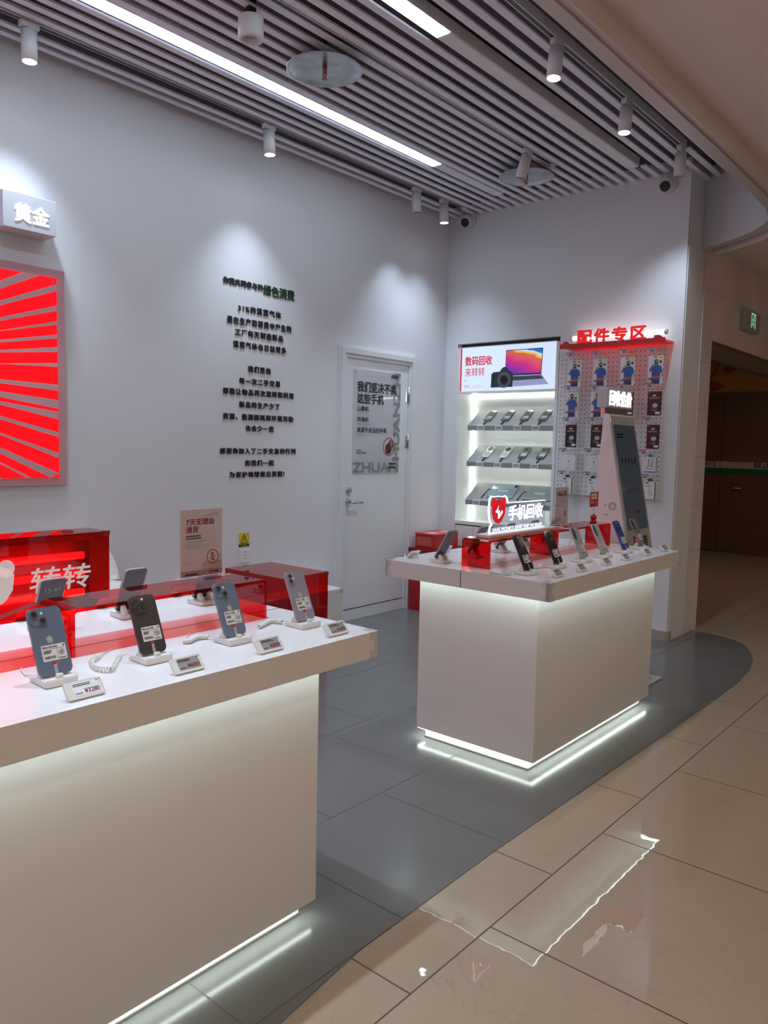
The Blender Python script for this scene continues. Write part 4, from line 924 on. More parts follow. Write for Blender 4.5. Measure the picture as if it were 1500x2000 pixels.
for i in range(V + 1):
    v = i / V; row = []
    for j in range(U + 1):
        u = j / U * 2 - 1
        if v < 0.5:
            q = v / 0.5; x = 0.21 - 0.40 * q; z = 0.555 + 0.04 * u * u + (0.012 if q < 0.15 else 0) * (1 - q / .15)
            hw = 0.225 * (0.80 + 0.20 * math.sin(PI * min(1, q + .25))); y = u * hw
        else:
            q = (v - 0.5) / 0.5; x = -0.19 - 0.075 * q + 0.09 * u * u * (1 - 0.3 * q); z = 0.557 + 0.04 * u * u * (1 - q) + 0.29 * q; y = u * 0.225 * math.sqrt(max(0.02, 1 - (q * 0.93) ** 3))
        row.append(m._v((x, y, z)))
    grid.append(row)
for i in range(V):
    for j in range(U): m._f([grid[i][j], grid[i + 1][j], grid[i + 1][j + 1], grid[i][j + 1]], PLASTIC, True)
o = m.build('shell', t); md = o.modifiers.new('solid', 'SOLIDIFY'); md.thickness = 0.008
for sx, sy in ((1, 1), (1, -1), (-1, 1), (-1, -1)):
    m = MB(); m.cyl((sx * 0.20, sy * 0.19, 0.003), (sx * 0.11, sy * 0.12, 0.556), 0.011, CHROME, seg=12); m.build('leg', t)
t = thing('acrylic_plinth', 'hollow red acrylic box plinth against the low white bench below the wall socket', 'plinth', (-3.62, 3.23, 0))
m = MB(); X0, X1, Y0, Y1, H = -0.270, 0.265, -0.190, 0.190, 0.60
m.box((X0, Y0, H - 0.006), (X1, Y1, H), REDB); m.box((X0, Y0, 0.003), (X0 + 0.006, Y1, H - 0.006), REDB); m.box((X1 - 0.006, Y0, 0.003), (X1, Y1, H - 0.006), REDB)
m.box((X0 + 0.006, Y0, 0.003), (X1 - 0.006, Y0 + 0.006, H - 0.006), REDB); m.box((X0 + 0.006, Y1 - 0.006, 0.003), (X1 - 0.006, Y1, H - 0.006), REDB); m.build('acrylic_case', t)
m = MB(); m.box((X1 - 0.016, Y1 - 0.016, H + 0.0002), (X1 + 0.002, Y1 + 0.002, H + 0.002), MATS['guard_red']); m.box((X1, Y1 - 0.016, H - 0.02), (X1 + 0.002, Y1 + 0.002, H), MATS['guard_red']); m.build('corner_guard', t)

# wall outlet and warning sticker
t = thing('wall_outlet', 'white wall socket under the yellow warning sticker', 'outlet', (WX, 3.372, 0.62))
T = frame((0, -3.372, -0.62), *YZ)
m = MB(T); m.box((3.330, 0.578, 0.0005), (3.415, 0.665, 0.009), PLASTIC, 0.002); m.build('plate', t)
m = MB(T)
for y, z in ((3.363, 0.648), (3.378, 0.648), (3.370, 0.626), (3.363, 0.605), (3.380, 0.605)): m.box((y - 0.002, z - 0.004, 0.009), (y + 0.002, z + 0.004, 0.0094), BLACK)
m.build('socket_holes', t)
t = thing('warning_sticker', 'yellow electric shock warning sticker on the long wall above the socket', 'sticker', (WX, 3.367, 0.73))
m = MB(T := frame((0, -3.367, -0.73), *YZ)); m.box((3.321, 0.684, 0.0004), (3.413, 0.777, 0.001), YELLOW); m.build('sheet', t)
m = MB(T); z = 0.0012
tri = [(3.338, 0.709), (3.397, 0.709), (3.3675, 0.765)]
for a, b in zip(tri, tri[1:] + tri[:1]): m.stroke(a, b, 0.006, z, z + 0.0003, INK)
for a, b in (((3.371, 0.748), (3.362, 0.732)), ((3.362, 0.732), (3.372, 0.732)), ((3.372, 0.732), (3.365, 0.716))): m.stroke(a, b, 0.0035, z, z + 0.0003, INK)
m.box((3.321, 0.684, z), (3.413, 0.702, z + 0.0002), INK); m.text('当心触电', 3.340, 0.6875, YELLOW, w=0.052, h=0.011, z0=z + 0.0005); m.build('printed_symbol', t)

# ------------------------------------------------------------------ pegboard-side counter
RP = [(2.902, (0.020, 0.024, 0.030), 'column', 'black phone in the front row, nearest the corner of the pegboard-side counter'),
      (3.165, (0.022, 0.022, 0.024), 'round', 'black phone with a round camera, second from the counter corner'),
      (3.424, (0.36, 0.38, 0.37), 'column', 'grey-silver phone between the round-camera black phone and the pale grey phone'),
      (3.650, (0.42, 0.43, 0.43), 'column', 'pale grey phone beside the blue phone, its camera side facing out'),
      (3.902, (0.06, 0.07, 0.30), 'column', 'deep blue phone in front of the leaning kiosk'),
      (4.118, (0.20, 0.19, 0.19), 'column', 'dark grey mirror-backed phone at the far end of the pegboard-side counter')]
wl = ['corner black phone', 'round-camera black phone', 'grey-silver phone', 'pale grey phone', 'deep blue phone', 'dark grey end phone']
for i, (y, col, cm, lb) in enumerate(RP):
    make_phone('smartphone', lb, phone_matrix(-1.648, y, TZ + 0.0205, 1, math.radians(64)), col, cm, 0.072, 0.158, True, False, 'front row of phones on the pegboard-side counter', True, None, 0.07)
    make_stand('white stand holding the %s on the pegboard-side counter' % wl[i], 'phone stands on the pegboard-side counter', (-1.655, y, TZ), 0, [(-0.07, -0.035, 0.008), (-0.045, -0.085, 0.008), (-0.075, -0.125, 0.008), (-0.12, -0.11, 0.008)] if i in (0, 1) else None)
    make_price_tag('small price tag before the %s on the pegboard-side counter' % wl[i], (-1.532, (2.936, 3.155, 3.415, 3.632, 3.898, 4.135)[i], TZ), 0, None, False, 'electronic price tags on the counters', 0.072)
for i, (y, nm) in enumerate(((2.90, 'at its corner'), (3.165, 'behind the sign riser leg'), (3.42, 'behind the recycling sign'), (3.66, 'behind the warranty notice'), (3.90, 'beside the red card holder'))):
    make_phone('smartphone', 'grey phone, screen side showing, on the pegboard-side counter rear half ' + nm, phone_matrix(-2.128, y, TZ + 0.0205, -1, math.radians(60)), (0.33, 0.33, 0.34), 'tri3', 0.072, 0.155, False, False, 'rear row of phones on the pegboard-side counter', False, None, 0.2)
    make_stand('white rear stand on the pegboard-side counter ' + nm, 'rear stands on the pegboard-side counter', (-2.122, y, TZ), PI, None, True, True)
    make_price_tag('price tag turned away on the pegboard-side counter rear edge ' + nm, (-2.295, y + 0.02, TZ), PI, None, False, 'electronic price tags on the counters', 0.072)

# lit acrylic recycling sign
t = thing('lit_acrylic_sign', 'clear edge-lit acrylic sign with a red bear shield and white Chinese lettering', 'sign', (-1.92, 3.25, 0.985))
T = frame((0, -3.25, -0.985), *YZ)
m = MB(T); m.box((2.950, 0.9855, -0.040), (3.560, 1.000, 0.040), WHITE, 0.003); m.build('light_base', t)
m = MB(T)
out = [(3.002, 1.001), (3.510, 1.001), (3.510, 1.132), (3.497, 1.134), (3.16, 1.136), (3.150, 1.135), (3.146, 1.158), (3.128, 1.170), (3.110, 1.166), (3.070, 1.170), (3.028, 1.168), (3.010, 1.172), (2.996, 1.160), (2.992, 1.10), (3.0, 1.065), (3.02, 1.042), (3.010, 1.036), (3.002, 1.022)]
m.prism(out, -0.004, 0.004, acrylic('edge_lit_acrylic', (0.90, 0.92, 0.98), body=0.10, bodycol=(0.5, 0.52, 0.62))); m.build('acrylic_panel', t)
EDGE = emis('lit_edge', (0.92, 0.95, 1.0), 1.4, (0.7, 0.7, 0.7))
m = MB(T); n_ = len(out)
for i in range(n_):
    if i in (1,): continue
    m.stroke(out[i], out[(i + 1) % n_], 0.004, -0.0042, 0.0042, EDGE)
m.build('glowing_edge', t)
m = MB(T); bear_shield(m, 3.068, 1.102, 0.118, 0.120, 0.0046, 0.0056, emis('shield_red', (0.75, 0.012, 0.03), 0.55, (0.6, 0.01, 0.02))); sh = m.build('bear_shield', t)
m = MB(T)
for P in ([(3.066, 1.128), (3.050, 1.096), (3.060, 1.100)], [(3.040, 1.100), (3.056, 1.112), (3.070, 1.096), (3.050, 1.094)], [(3.062, 1.104), (3.078, 1.104), (3.070, 1.070), (3.064, 1.066)], [(3.070, 1.080), (3.098, 1.104), (3.104, 1.094), (3.072, 1.066)]): m.prism(P if (P[1][0] - P[0][0]) * (P[2][1] - P[0][1]) - (P[1][1] - P[0][1]) * (P[2][0] - P[0][0]) > 0 else list(reversed(P)), 0.0060, 0.0066, LETM)
m.build('white_mark', sh)
m = MB(T); m.text('手机回收', 3.158, 1.052, LETM, w=0.325, h=0.070, bold=0.02, z0=0.0048, z1=0.0054); m.build('lit_characters', t)
m = MB(T); m.text('SAVE MONEY! SAVE THE WORLD!', 3.022, 1.008, emis('slogan_glow', (0.88, 0.92, 1.0), 1.0, (.7, .7, .7)), w=0.455, h=0.0165, bold=0.02, z0=0.0048, z1=0.0054); m.build('slogan', t)
m = MB(); m.tube([(0.01, 0.30, 0.010), (0.03, 0.34, 0.012), (0.095, 0.365, 0.0), (0.10, 0.36, -0.06), (0.09, 0.335, -0.11), (0.06, 0.30, -0.1235)], 0.0022, PLASTIC, 6); m.build('power_cord', t)

# warranty notice and red card holder
t = thing('warranty_notice', 'slim clear acrylic notice headed with 365 days on the rear of the sign riser', 'notice', (-1.925, 3.70, 0.985))
T = frame((0, -3.70, -0.985), *YZ)
m = MB(T); m.box((3.628, 1.000, -0.002), (3.768, 1.194, 0.002), PINKA); m.build('sheet', t)
m = MB(T); m.text('365天', 3.646, 1.146, MAROON, w=0.102, h=0.028, bold=0.02, z0=0.003); bars(m, 3.646, 1.130, 5, 0.095, 0.0025, 0.0065, 0.003, INKG); m.build('printed_text', t)
m = MB(T); m.ring(3.738, 1.055, 0.017, 0.017, 0.002, 0.0028, 0.0032, MAROON); zmark(m, 3.738, 1.055, 0.018, 0.0028, MAROON); m.build('round_emblem', t)
m = MB(T); m.box((3.60, 0.9855, -0.022), (3.80, 1.000, 0.022), CLEARE, 0.001); m.build('base_block', t)
t = thing('card_holder', 'red ball clip holder with a small red card standing on the far riser', 'card holder', (-1.915, 4.064, 0.985))
m = MB(); m.lathe([(0.018, 0.0005), (0.020, 0.008), (0.017, 0.014)], (0, 0, 0), REDOPQ, 20); m.ball((0, 0, 0.030), 0.018, REDOPQ); m.build('ball_base', t)
m = MB(); m.cyl((0, 0, 0.045), (0, 0, 0.098), 0.0012, CHROME, seg=8); m.build('stem', t)
T = frame((0.001, 0, 0), *YZ); m = MB(T); m.box((-0.056, 0.090, -0.0006), (0.048, 0.172, 0.0006), surf('red_card', (0.55, 0.02, 0.03), 0.4)); cd_ = m.build('card', t)
m = MB(T); bars(m, -0.044, 0.150, 2, 0.080, 0.014, 0.004, 0.0008, PAPER, 0.1); bars(m, -0.044, 0.118, 2, 0.05, 0.003, 0.004, 0.0008, PAPER); m.ring(0.022, 0.108, 0.009, 0.009, 0.0016, 0.0008, 0.001, PAPER); m.build('printed_text', cd_)

# ------------------------------------------------------------------ leaning kiosk
t = thing('kiosk', 'tall leaning self-service kiosk with a dark touch screen between the counter and the pegboard', 'kiosk', (-1.90, 4.455, 0))
T = Matrix.Translation((1.90, -4.455, 0)); KY0, KY1 = 4.285, 4.632
PINKW = surf('kiosk_white', (0.74, 0.66, 0.67), 0.35)
m = MB(T); m.box((-2.16, 4.24, 0.003), (-1.70, 4.67, 0.014), surf('kiosk_plate', (0.40, 0.42, 0.43), 0.45), 0.002); m.build('base_plate', t)
# wedge body: x-z outline extruded along y
prof = [(-1.790, 0.755), (-1.957, 1.600), (-1.985, 1.606), (-2.022, 1.02), (-2.05, 0.35), (-2.07, 0.0145), (-1.955, 0.0145), (-1.955, 0.690), (-1.86, 0.715)]
M2 = T @ Matrix(((1, 0, 0, 0), (0, 0, -1, 0), (0, 1, 0, 0), (0, 0, 0, 1)))     # local x,y -> x,z ; local z -> -y
m = MB(M2); m.prism(prof, -KY1, -KY0, PINKW, 0.004); m.build('body', t)
up_ = Vector((-1.957 + 1.70, 0, 1.600 - 0.30)).normalized(); P0 = (-1.70, 4.455, 0.30)
F = T @ frame(P0, (0, 1, 0), up_)
m = MB(F); m.box((-0.172, 0.468, 0.0005), (0.172, 1.318, 0.010), surf('kiosk_frame', (0.40, 0.40, 0.385), 0.06), 0.003); m.build('front_frame', t)
m = MB(F); m.box((-0.148, 0.640, 0.0102), (0.148, 1.262, 0.0120), emis('kiosk_screen', (0.014, 0.021, 0.027), 1.0, (0.02, 0.023, 0.027))); ks = m.build('touch_screen', t)
m = MB(F); ik = surf('kiosk_print', (0.006, 0.007, 0.01), 0.1); ir = surf('kiosk_red', (0.12, 0.02, 0.035), 0.1)
for r in range(2):
    for c in range(4): m.box((-0.110 + c * 0.060, 0.770 - r * 0.034, 0.0121), (-0.068 + c * 0.060, 0.788 - r * 0.034, 0.0123), ir if (r, c) == (1, 2) else surf('kiosk_pale', (0.12, 0.13, 0.14), 0.1))
m.text('焕新机生活', -0.10, 0.855, ir, w=0.19, h=0.030, z0=0.0122); bars(m, -0.12, 1.20, 2, 0.10, 0.010, 0.006, 0.0121, ik)
for c in range(5): m.box((-0.10 + c * 0.045, 1.03, 0.0121), (-0.085 + c * 0.045, 1.065, 0.0123), ik)
m.build('screen_print', ks)
m = MB(F); bear_shield(m, -0.045, 0.560, 0.080, 0.095, 0.0104, 0.0110, REDINK); lg2 = m.build('bear_shield', t)
m = MB(F); zmark(m, -0.045, 0.555, 0.055, 0.0112, PAPER, 0.14); m.build('mark', lg2)
m = MB(F); m.text('转', 0.055, 0.525, INK, w=0.06, h=0.075, bold=0.03, z0=0.0106); m.build('printed_character', t)
# side print
Sd = T @ frame((0, KY0 - 0.0002, 0), *XZ)
m = MB(Sd); cx, cy = -1.905, 1.068
for a in range(14): m.prism(ellipse(cx + 0.021 * math.cos(2 * PI * a / 14), cy + 0.021 * math.sin(2 * PI * a / 14), 0.005, 0.005, 10), 0.0003, 0.0006, INKG)
m.ring(cx, cy, 0.014, 0.014, 0.004, 0.0003, 0.0006, INKG); bars(m, -1.955, 1.012, 1, 0.03, 0.008, 0, 0.0003, INKG); bars(m, -1.955, 1.066, 1, 0.014, 0.010, 0, 0.0003, INKG); m.build('side_print', t)
# lit top sign
m = MB(T); m.box((-2.010, KY0 + 0.012, 1.604), (-1.985, KY1 - 0.012, 1.640), CHROME); m.build('bracket', t)
m = MB(T); m.box((-2.030, KY0 - 0.004, 1.640), (-1.962, KY1 + 0.002, 1.752), surf('sign_case', (0.50, 0.50, 0.51), 0.4), 0.004); hd = m.build('top_sign', t, 'lit white header box')
m = MB(T @ frame((-1.9615, 0, 0), *YZ)); m.text('回收估价', KY0 + 0.020, 1.652, emis('kiosk_letters', (0.92, 0.96, 1.0), 1.2, (.8, .8, .8)), w=0.310, h=0.088, bold=0.018, z0=0.0, z1=0.004); m.build('lit_characters', hd)

# ------------------------------------------------------------------ pegboard, canopy, packages
m = MB(); m.box((-2.968, BY - 0.022, 1.035), (-2.140, BY - 0.0005, 2.148), pegboard_mat(), 0.001)
one('pegboard', m, 'white pegboard of small holes on the back wall, hung with phone accessories', 'pegboard')
t = thing('canopy_sign', 'red acrylic canopy over the pegboard with red characters before a white tube light', 'sign', (-2.50, BY, 2.16))
T = Matrix.Translation((2.50, -BY, -2.16))
m = MB(T); m.box((-2.905, BY - 0.165, 2.158), (-2.095, BY - 0.0005, 2.172), REDA); m.box((-2.905, BY - 0.170, 2.150), (-2.095, BY - 0.1652, 2.185), surf('canopy_red', (0.55, 0.01, 0.015), 0.25)); m.build('canopy_sheet', t)
F = T @ frame((0, BY - 0.150, 0), *XZ)
for cx in (-2.862, -2.150):
    m = MB(F); m.prism(ellipse(cx, 2.172, 0.034, 0.034, 20, 0, 180), 0.0, 0.012, MATS['canopy_red']); m.build('half_disc', t)
m = MB(F); m.text('配件专区', -2.768, 2.182, emis('red_characters', (0.85, 0.008, 0.012), 0.55, (0.7, 0.01, 0.01)), w=0.525, h=0.100, bold=0.045, track=1.22, z0=0.002, z1=0.010); m.build('characters', t)
m = MB(T); m.cyl((-2.845, BY - 0.075, 2.236), (-2.135, BY - 0.075, 2.236), 0.018, emis('tube_lamp', (0.95, 0.98, 1.0), 3.0, (.8, .8, .8)), seg=16); m.cyl((-2.135, BY - 0.075, 2.236), (-2.118, BY - 0.075, 2.236), 0.0185, LAMPW, seg=16); m.cyl((-2.862, BY - 0.075, 2.236), (-2.845, BY - 0.075, 2.236), 0.0185, LAMPW, seg=16); m.build('tube_light', t)
m = MB(T)
for x in (-2.80, -2.20): m.box((x - 0.01, BY - 0.085, 2.1722), (x + 0.01, BY - 0.065, 2.219), LAMPW)
m.build('tube_bracket', t)

SKIN = surf('print_skin', (0.50, 0.33, 0.25), 0.5); BLUEP = surf('print_blue', (0.03, 0.09, 0.33), 0.4); NAVY = surf('print_navy', (0.03, 0.04, 0.18), 0.4); BELT = surf('print_belt', (0.50, 0.13, 0.06), 0.4); HAIR = surf('print_hair', (0.03, 0.022, 0.02), 0.5); SLEEVE = surf('print_sleeve', (0.10, 0.12, 0.20), 0.4)
PY = BY - 0.150
def hook(x, z, label):
    """Double wire hook standing out of the board with a price plate at its end."""
    t = thing('peg_hook', label, 'hook', (x, BY - 0.022, z), 'wire hooks on the pegboard')
    m = MB(); m.tube([(-0.006, 0.0215, 0.02), (-0.006, -0.005, 0.02), (-0.006, -0.145, 0.010), (-0.006, -0.165, 0.022)], 0.0016, CHROME, 6); m.tube([(0.010, 0.0215, 0.034), (0.010, -0.005, 0.034), (0.010, -0.172, 0.032)], 0.0016, CHROME, 6); m.build('wire', t)
    m = MB(frame((0, -0.173, 0), *XZ)); m.box((-0.050, 0.022, 0.0), (0.010, 0.054, 0.002), acrylic('plate_clear', (0.9, 0.9, 0.92), body=0.35, bodycol=(0.6, 0.58, 0.62))); pl = m.build('price_plate', t)
    m = MB(frame((0, -0.1752, 0), *XZ)); m.box((-0.048, 0.047, 0), (0.008, 0.0525, 0.0004), surf('plate_head', (0.18, 0.10, 0.16), 0.5)); m.box((-0.024, 0.027, 0), (-0.002, 0.040, 0.0004), surf('plate_price', (0.22, 0.08, 0.14), 0.5)); m.build('printed_text', pl)
def card(x, ztop, h, w, label, kind, y=PY):
    nm = {'man': 'accessory_package', 'dark': 'film_package', 'white': 'adapter_box', 'green': 'cable_box', 'blue': 'cable_package'}[kind]
    grp = {'man': 'accessory packs printed with a man in blue', 'dark': 'black film packs on the pegboard', 'white': 'white square boxes on the pegboard', 'green': 'white boxes with green caps', 'blue': None}[kind]
    t = thing(nm, label, 'package', (x, y, ztop - h), grp); F = frame((0, 0, 0), *XZ)
    dep = {'man': 0.002, 'dark': 0.004, 'white': 0.030, 'green': 0.032, 'blue': 0.020}[kind]
    cm = {'man': surf('pack_white', (0.66, 0.66, 0.69), 0.3), 'dark': surf('pack_black', (0.018, 0.016, 0.020), 0.25), 'white': PAPER, 'green': PAPER, 'blue': PAPER}[kind]
    m = MB(F); m.box((-w / 2, 0, -dep), (w / 2, h, 0), cm, 0.0006)
    if kind in ('white', 'green', 'blue'): m.box((-0.016, h, -0.003), (0.016, h + 0.022, -0.002), surf('hang_green', (0.0, 0.10, 0.06), 0.4) if kind == 'green' else surf('hang_blue', (0.05, 0.25, 0.5), 0.4) if kind == 'blue' else CLEARE)
    m.build('card' if kind in ('man', 'dark') else 'carton', t)
    z = 0.0004; m = MB(F)
    if kind == 'man':
        H = h; cx = 0.004
        m.prism([(cx - .032, .005), (cx + .030, .005), (cx + .026, .055), (cx - .026, .055)], z, z + .0003, NAVY)
        m.prism([(cx - .028, .045), (cx + .028, .045), (cx + .034, .105), (cx + .030, .130), (cx + .012, .142), (cx - .012, .142), (cx - .028, .132), (cx - .030, .10)], z, z + .0006, BLUEP)
        m.stroke((cx + .028, .128), (cx + .040, .085), .017, z, z + .0009, BLUEP); m.stroke((cx + .040, .085), (cx + .044, .052), .012, z, z + .0008, SKIN)
        m.stroke((cx - .027, .128), (cx - .044, .096), .017, z, z + .0009, SLEEVE); m.stroke((cx - .044, .096), (cx - .028, .130), .014, z + .0009, z + .0012, SLEEVE); m.prism(ellipse(cx - .024, .137, .009, .009, 12), z + .0009, z + .0013, SKIN)
        m.box((cx - .040, .042, z + .0007), (cx + .036, .052, z + .0010), BELT); m.box((cx - .052, .036, z + .0010), (cx + .020, .045, z + .0013), surf('print_tool', (0.20, 0.07, 0.05), 0.4)); m.box((cx - .026, .056, z + .0007), (cx + .026, .061, z + .0010), surf('print_orange', (0.6, 0.16, 0.08), 0.4))
        m.box((cx - .008, .136, z), (cx + .008, .150, z + .0008), SKIN); m.prism(ellipse(cx, .160, .0145, .019, 20), z + .0008, z + .0010, HAIR); m.prism(ellipse(cx + .001, .160, .0090, .011, 16), z + .0010, z + .0012, SKIN); m.prism(ellipse(cx + .001, .150, .0105, .008, 16), z + .0012, z + .0014, HAIR)
    elif kind == 'dark':
        m.prism(ellipse(-0.002, h * 0.80, 0.014, 0.011, 16, 0, 180), z, z + .0003, surf('print_pale', (0.6, 0.58, 0.56), 0.4)); bars(m, -w * 0.36, h * 0.73, 2, w * 0.74, h * 0.028, h * 0.012, z, surf('print_copper', (0.45, 0.22, 0.17), 0.4), 0.1)
        m.prism(ellipse(0.006, h * 0.42, 0.020, 0.016, 14), z, z + .0003, surf('print_gem', (0.36, 0.45, 0.58), 0.3)); m.prism(ellipse(-0.012, h * 0.26, 0.018, 0.014, 14), z, z + .0003, surf('print_rust', (0.10, 0.03, 0.02), 0.4)); m.prism(ellipse(0.008, h * 0.22, 0.016, 0.012, 14), z + .0003, z + .0005, surf('print_slate', (0.10, 0.12, 0.16), 0.4))
        m.box((w * 0.10, h * 0.06, z), (w * 0.44, h * 0.15, z + .0003), PAPER); m.box((-w * 0.45, h * 0.93, z), (-w * 0.30, h * 0.97, z + .0003), REDINK)
    elif kind == 'white':
        m.box((-w * .30, h * .34, z), (w * .30, h * .86, z + .0003), surf('print_grey_edge', (0.55, 0.55, 0.56), 0.4)); m.box((-w * .28, h * .36, z + .0003), (w * .28, h * .84, z + .0005), PAPER); apple(m, 0.002, h * .58, 0.018, z + .0006, INKG); bars(m, -w * .22, h * .14, 1, w * .4, .004, 0, z, INKG)
    elif kind == 'green':
        m.box((w * .42, 0, z), (w * .5, h, z + .0004), surf('hang_green', (0.0, 0.10, 0.06), 0.4)); m.box((-w * .40, h * .88, z), (-w * .10, h * .95, z + .0003), MATS['hang_green']); bars(m, -w * .36, h * .76, 2, w * .5, .004, .005, z, INKG)
        m.stroke((-w * .10, h * .56), (w * .22, h * .22), .010, z, z + .0004, surf('print_cable', (0.50, 0.50, 0.51), 0.4)); m.stroke((-w * .20, h * .44), (w * .05, h * .16), .006, z, z + .0004, MATS['print_cable'])
    else:
        m.box((-w * .45, h * .05, z), (w * .38, h * .14, z + .0003), surf('print_sky', (0.08, 0.22, 0.50), 0.4)); m.box((w * .43, 0, z), (w * .5, h, z + .0003), MATS['print_sky'])
        m.stroke((-w * .1, h * .9), (-w * .08, h * .45), .008, z, z + .0004, INKG); m.stroke((w * .15, h * .9), (w * .14, h * .45), .008, z, z + .0004, INKG); m.ring(0.0, h * .36, .030, .014, .006, z, z + .0004, INKG)
    m.build('print', t)
    if kind == 'man':
        m = MB(F); m.box((w * .24, h * .86, z), (w * .44, h * .97, z + .0003), surf('pack_yellow', (0.62, 0.60, 0.10), 0.4)); m.prism(ellipse(w * .32, h * .78, .009, .009, 14), z, z + .0003, INK); m.box((-w * .16, h * .93, z), (w * .10, h * .955, z + .0003), INK); m.build('printed_badge', t)
XC = (-2.787, -2.578, -2.366, -2.160)
cn = ('first column from the cabinet', 'second column from the cabinet', 'third column from the cabinet', 'outermost column')
for i, x in enumerate(XC):
    card(x, 2.064, 0.205, 0.108, 'white pack with a bearded man in blue, pegboard top row, ' + cn[i], 'man'); hook(x, 2.062, 'wire hook with price plate, top row of the pegboard, ' + cn[i])
for i in (0, 1): card(XC[i] - 0.012, 1.818, 0.188, 0.108, 'white pack with a bearded man in blue, pegboard second row, ' + cn[i], 'man')
for i in (2, 3): card(XC[i] + 0.004, 1.812, 0.170, 0.100, 'black screen film pack, second row of the pegboard, ' + ('half hidden by the kiosk header' if i == 2 else 'fully in view by the outer edge'), 'dark')
for i in range(4): hook(XC[i] - 0.005, 1.816, 'wire hook with price plate, second row of the pegboard, ' + cn[i])
for i in (0, 1, 3):
    card(XC[i] - 0.006 + (0.012 if i == 3 else 0), 1.577, 0.172, 0.092, 'black screen film pack, third row of the pegboard, ' + cn[i], 'dark'); hook(XC[i] - 0.008, 1.578, 'wire hook with price plate, third row of the pegboard, ' + cn[i])
for i in (0, 1): card(XC[i] - 0.028, 1.346, 0.118, 0.110, 'white square adapter box on the pegboard, ' + cn[i], 'white', PY + 0.02)
card(-2.172, 1.346, 0.118, 0.100, 'white and blue cable package below the outermost black film packs', 'blue', PY + 0.02)
for i, x in ((0, -2.818), (1, -2.606), (3, -2.166)):
    hook(XC[i] - 0.025, 1.345, 'wire hook with price plate, fourth row of the pegboard, ' + cn[i])
    card(x, 1.172, 0.128, 0.086, 'white cable box with green tab, pegboard bottom row, ' + cn[i], 'green', PY + 0.02); hook(x, 1.172, 'wire hook with price plate, bottom row of the pegboard, ' + cn[i])

# ------------------------------------------------------------------ phones and tablets on the sloping shelves
def shelf_matrix(x, row, w, f=0.12):
    y0, y1, zl, zb = rows[row]; d_ = Vector((0, y1 - y0 - 0.012, zb - zl - 0.006)); n_ = Vector((0, -d_.z, d_.y)).normalized(); u_ = d_.normalized()
    p = Vector((x, y0 + 0.012, zl + 0.006)) + d_ * f + n_ * 0.0052
    return frame(p, (1, 0, 0), u_)
for i, x in enumerate((-3.700, -3.522, -3.342, -3.170)):
    pos = ('nearest the room corner', 'second from the room corner', 'third from the room corner', 'beside the pegboard end')[i]
    make_phone('smartphone', 'dark mirror-backed phone lying on the top cabinet shelf, ' + pos, shelf_matrix(x, 0, 0.07, 0.22), (0.10, 0.11, 0.105), 'diag2', 0.072, 0.150, True, False, 'phones on the top cabinet shelf', False, None, 0.04)
    make_phone('smartphone', (('white phone with a round camera' if i < 2 else 'dark mirror-backed phone') + ' on the middle cabinet shelf, ') + pos, shelf_matrix(x - 0.005, 1, 0.07, 0.22), (0.66, 0.67, 0.66) if i < 2 else (0.10, 0.11, 0.105), 'round' if i < 2 else 'diag2', 0.072, 0.150, True, False, 'phones on the middle cabinet shelf', False, None, 0.06)
    for r in (0, 1):
        y0, y1, zl, zb = rows[r]
        t = thing('shelf_price_tag', ('white price tag on the %s cabinet shelf lip, ' % ('top', 'middle')[r]) + pos, 'price tag', (x - 0.02, y0, zl - 0.02), 'price tags on the cabinet shelves')
        F = frame((0, -0.001, 0), (1, 0, 0), (0, 0.12 if r else 0, 1)); m = MB(F); m.box((-0.036, -0.020, 0.0), (0.036, 0.020, 0.005), PLASTIC, 0.001); m.build('case', t)
        m = MB(F); m.box((-0.029, -0.014, 0.005), (0.029, 0.014, 0.0054), ESCR); m.build('screen', t)
        t = one('charging_cable', (lambda q: (q.tube([shelf_matrix(x, r, 0, 0.20).translation + Vector((0, 0, -0.002)), shelf_matrix(x, r, 0, 0.10).translation + Vector((-0.004, 0, 0.001)), shelf_matrix(x, r, 0, 0.0).translation + Vector((-0.008, 0, -0.001))], 0.0052, BLACK, 8), q)[1])(MB()), ('short black cable on the %s cabinet shelf, ' % ('top', 'middle')[r]) + pos, 'cable', 'black cables on the cabinet shelves')
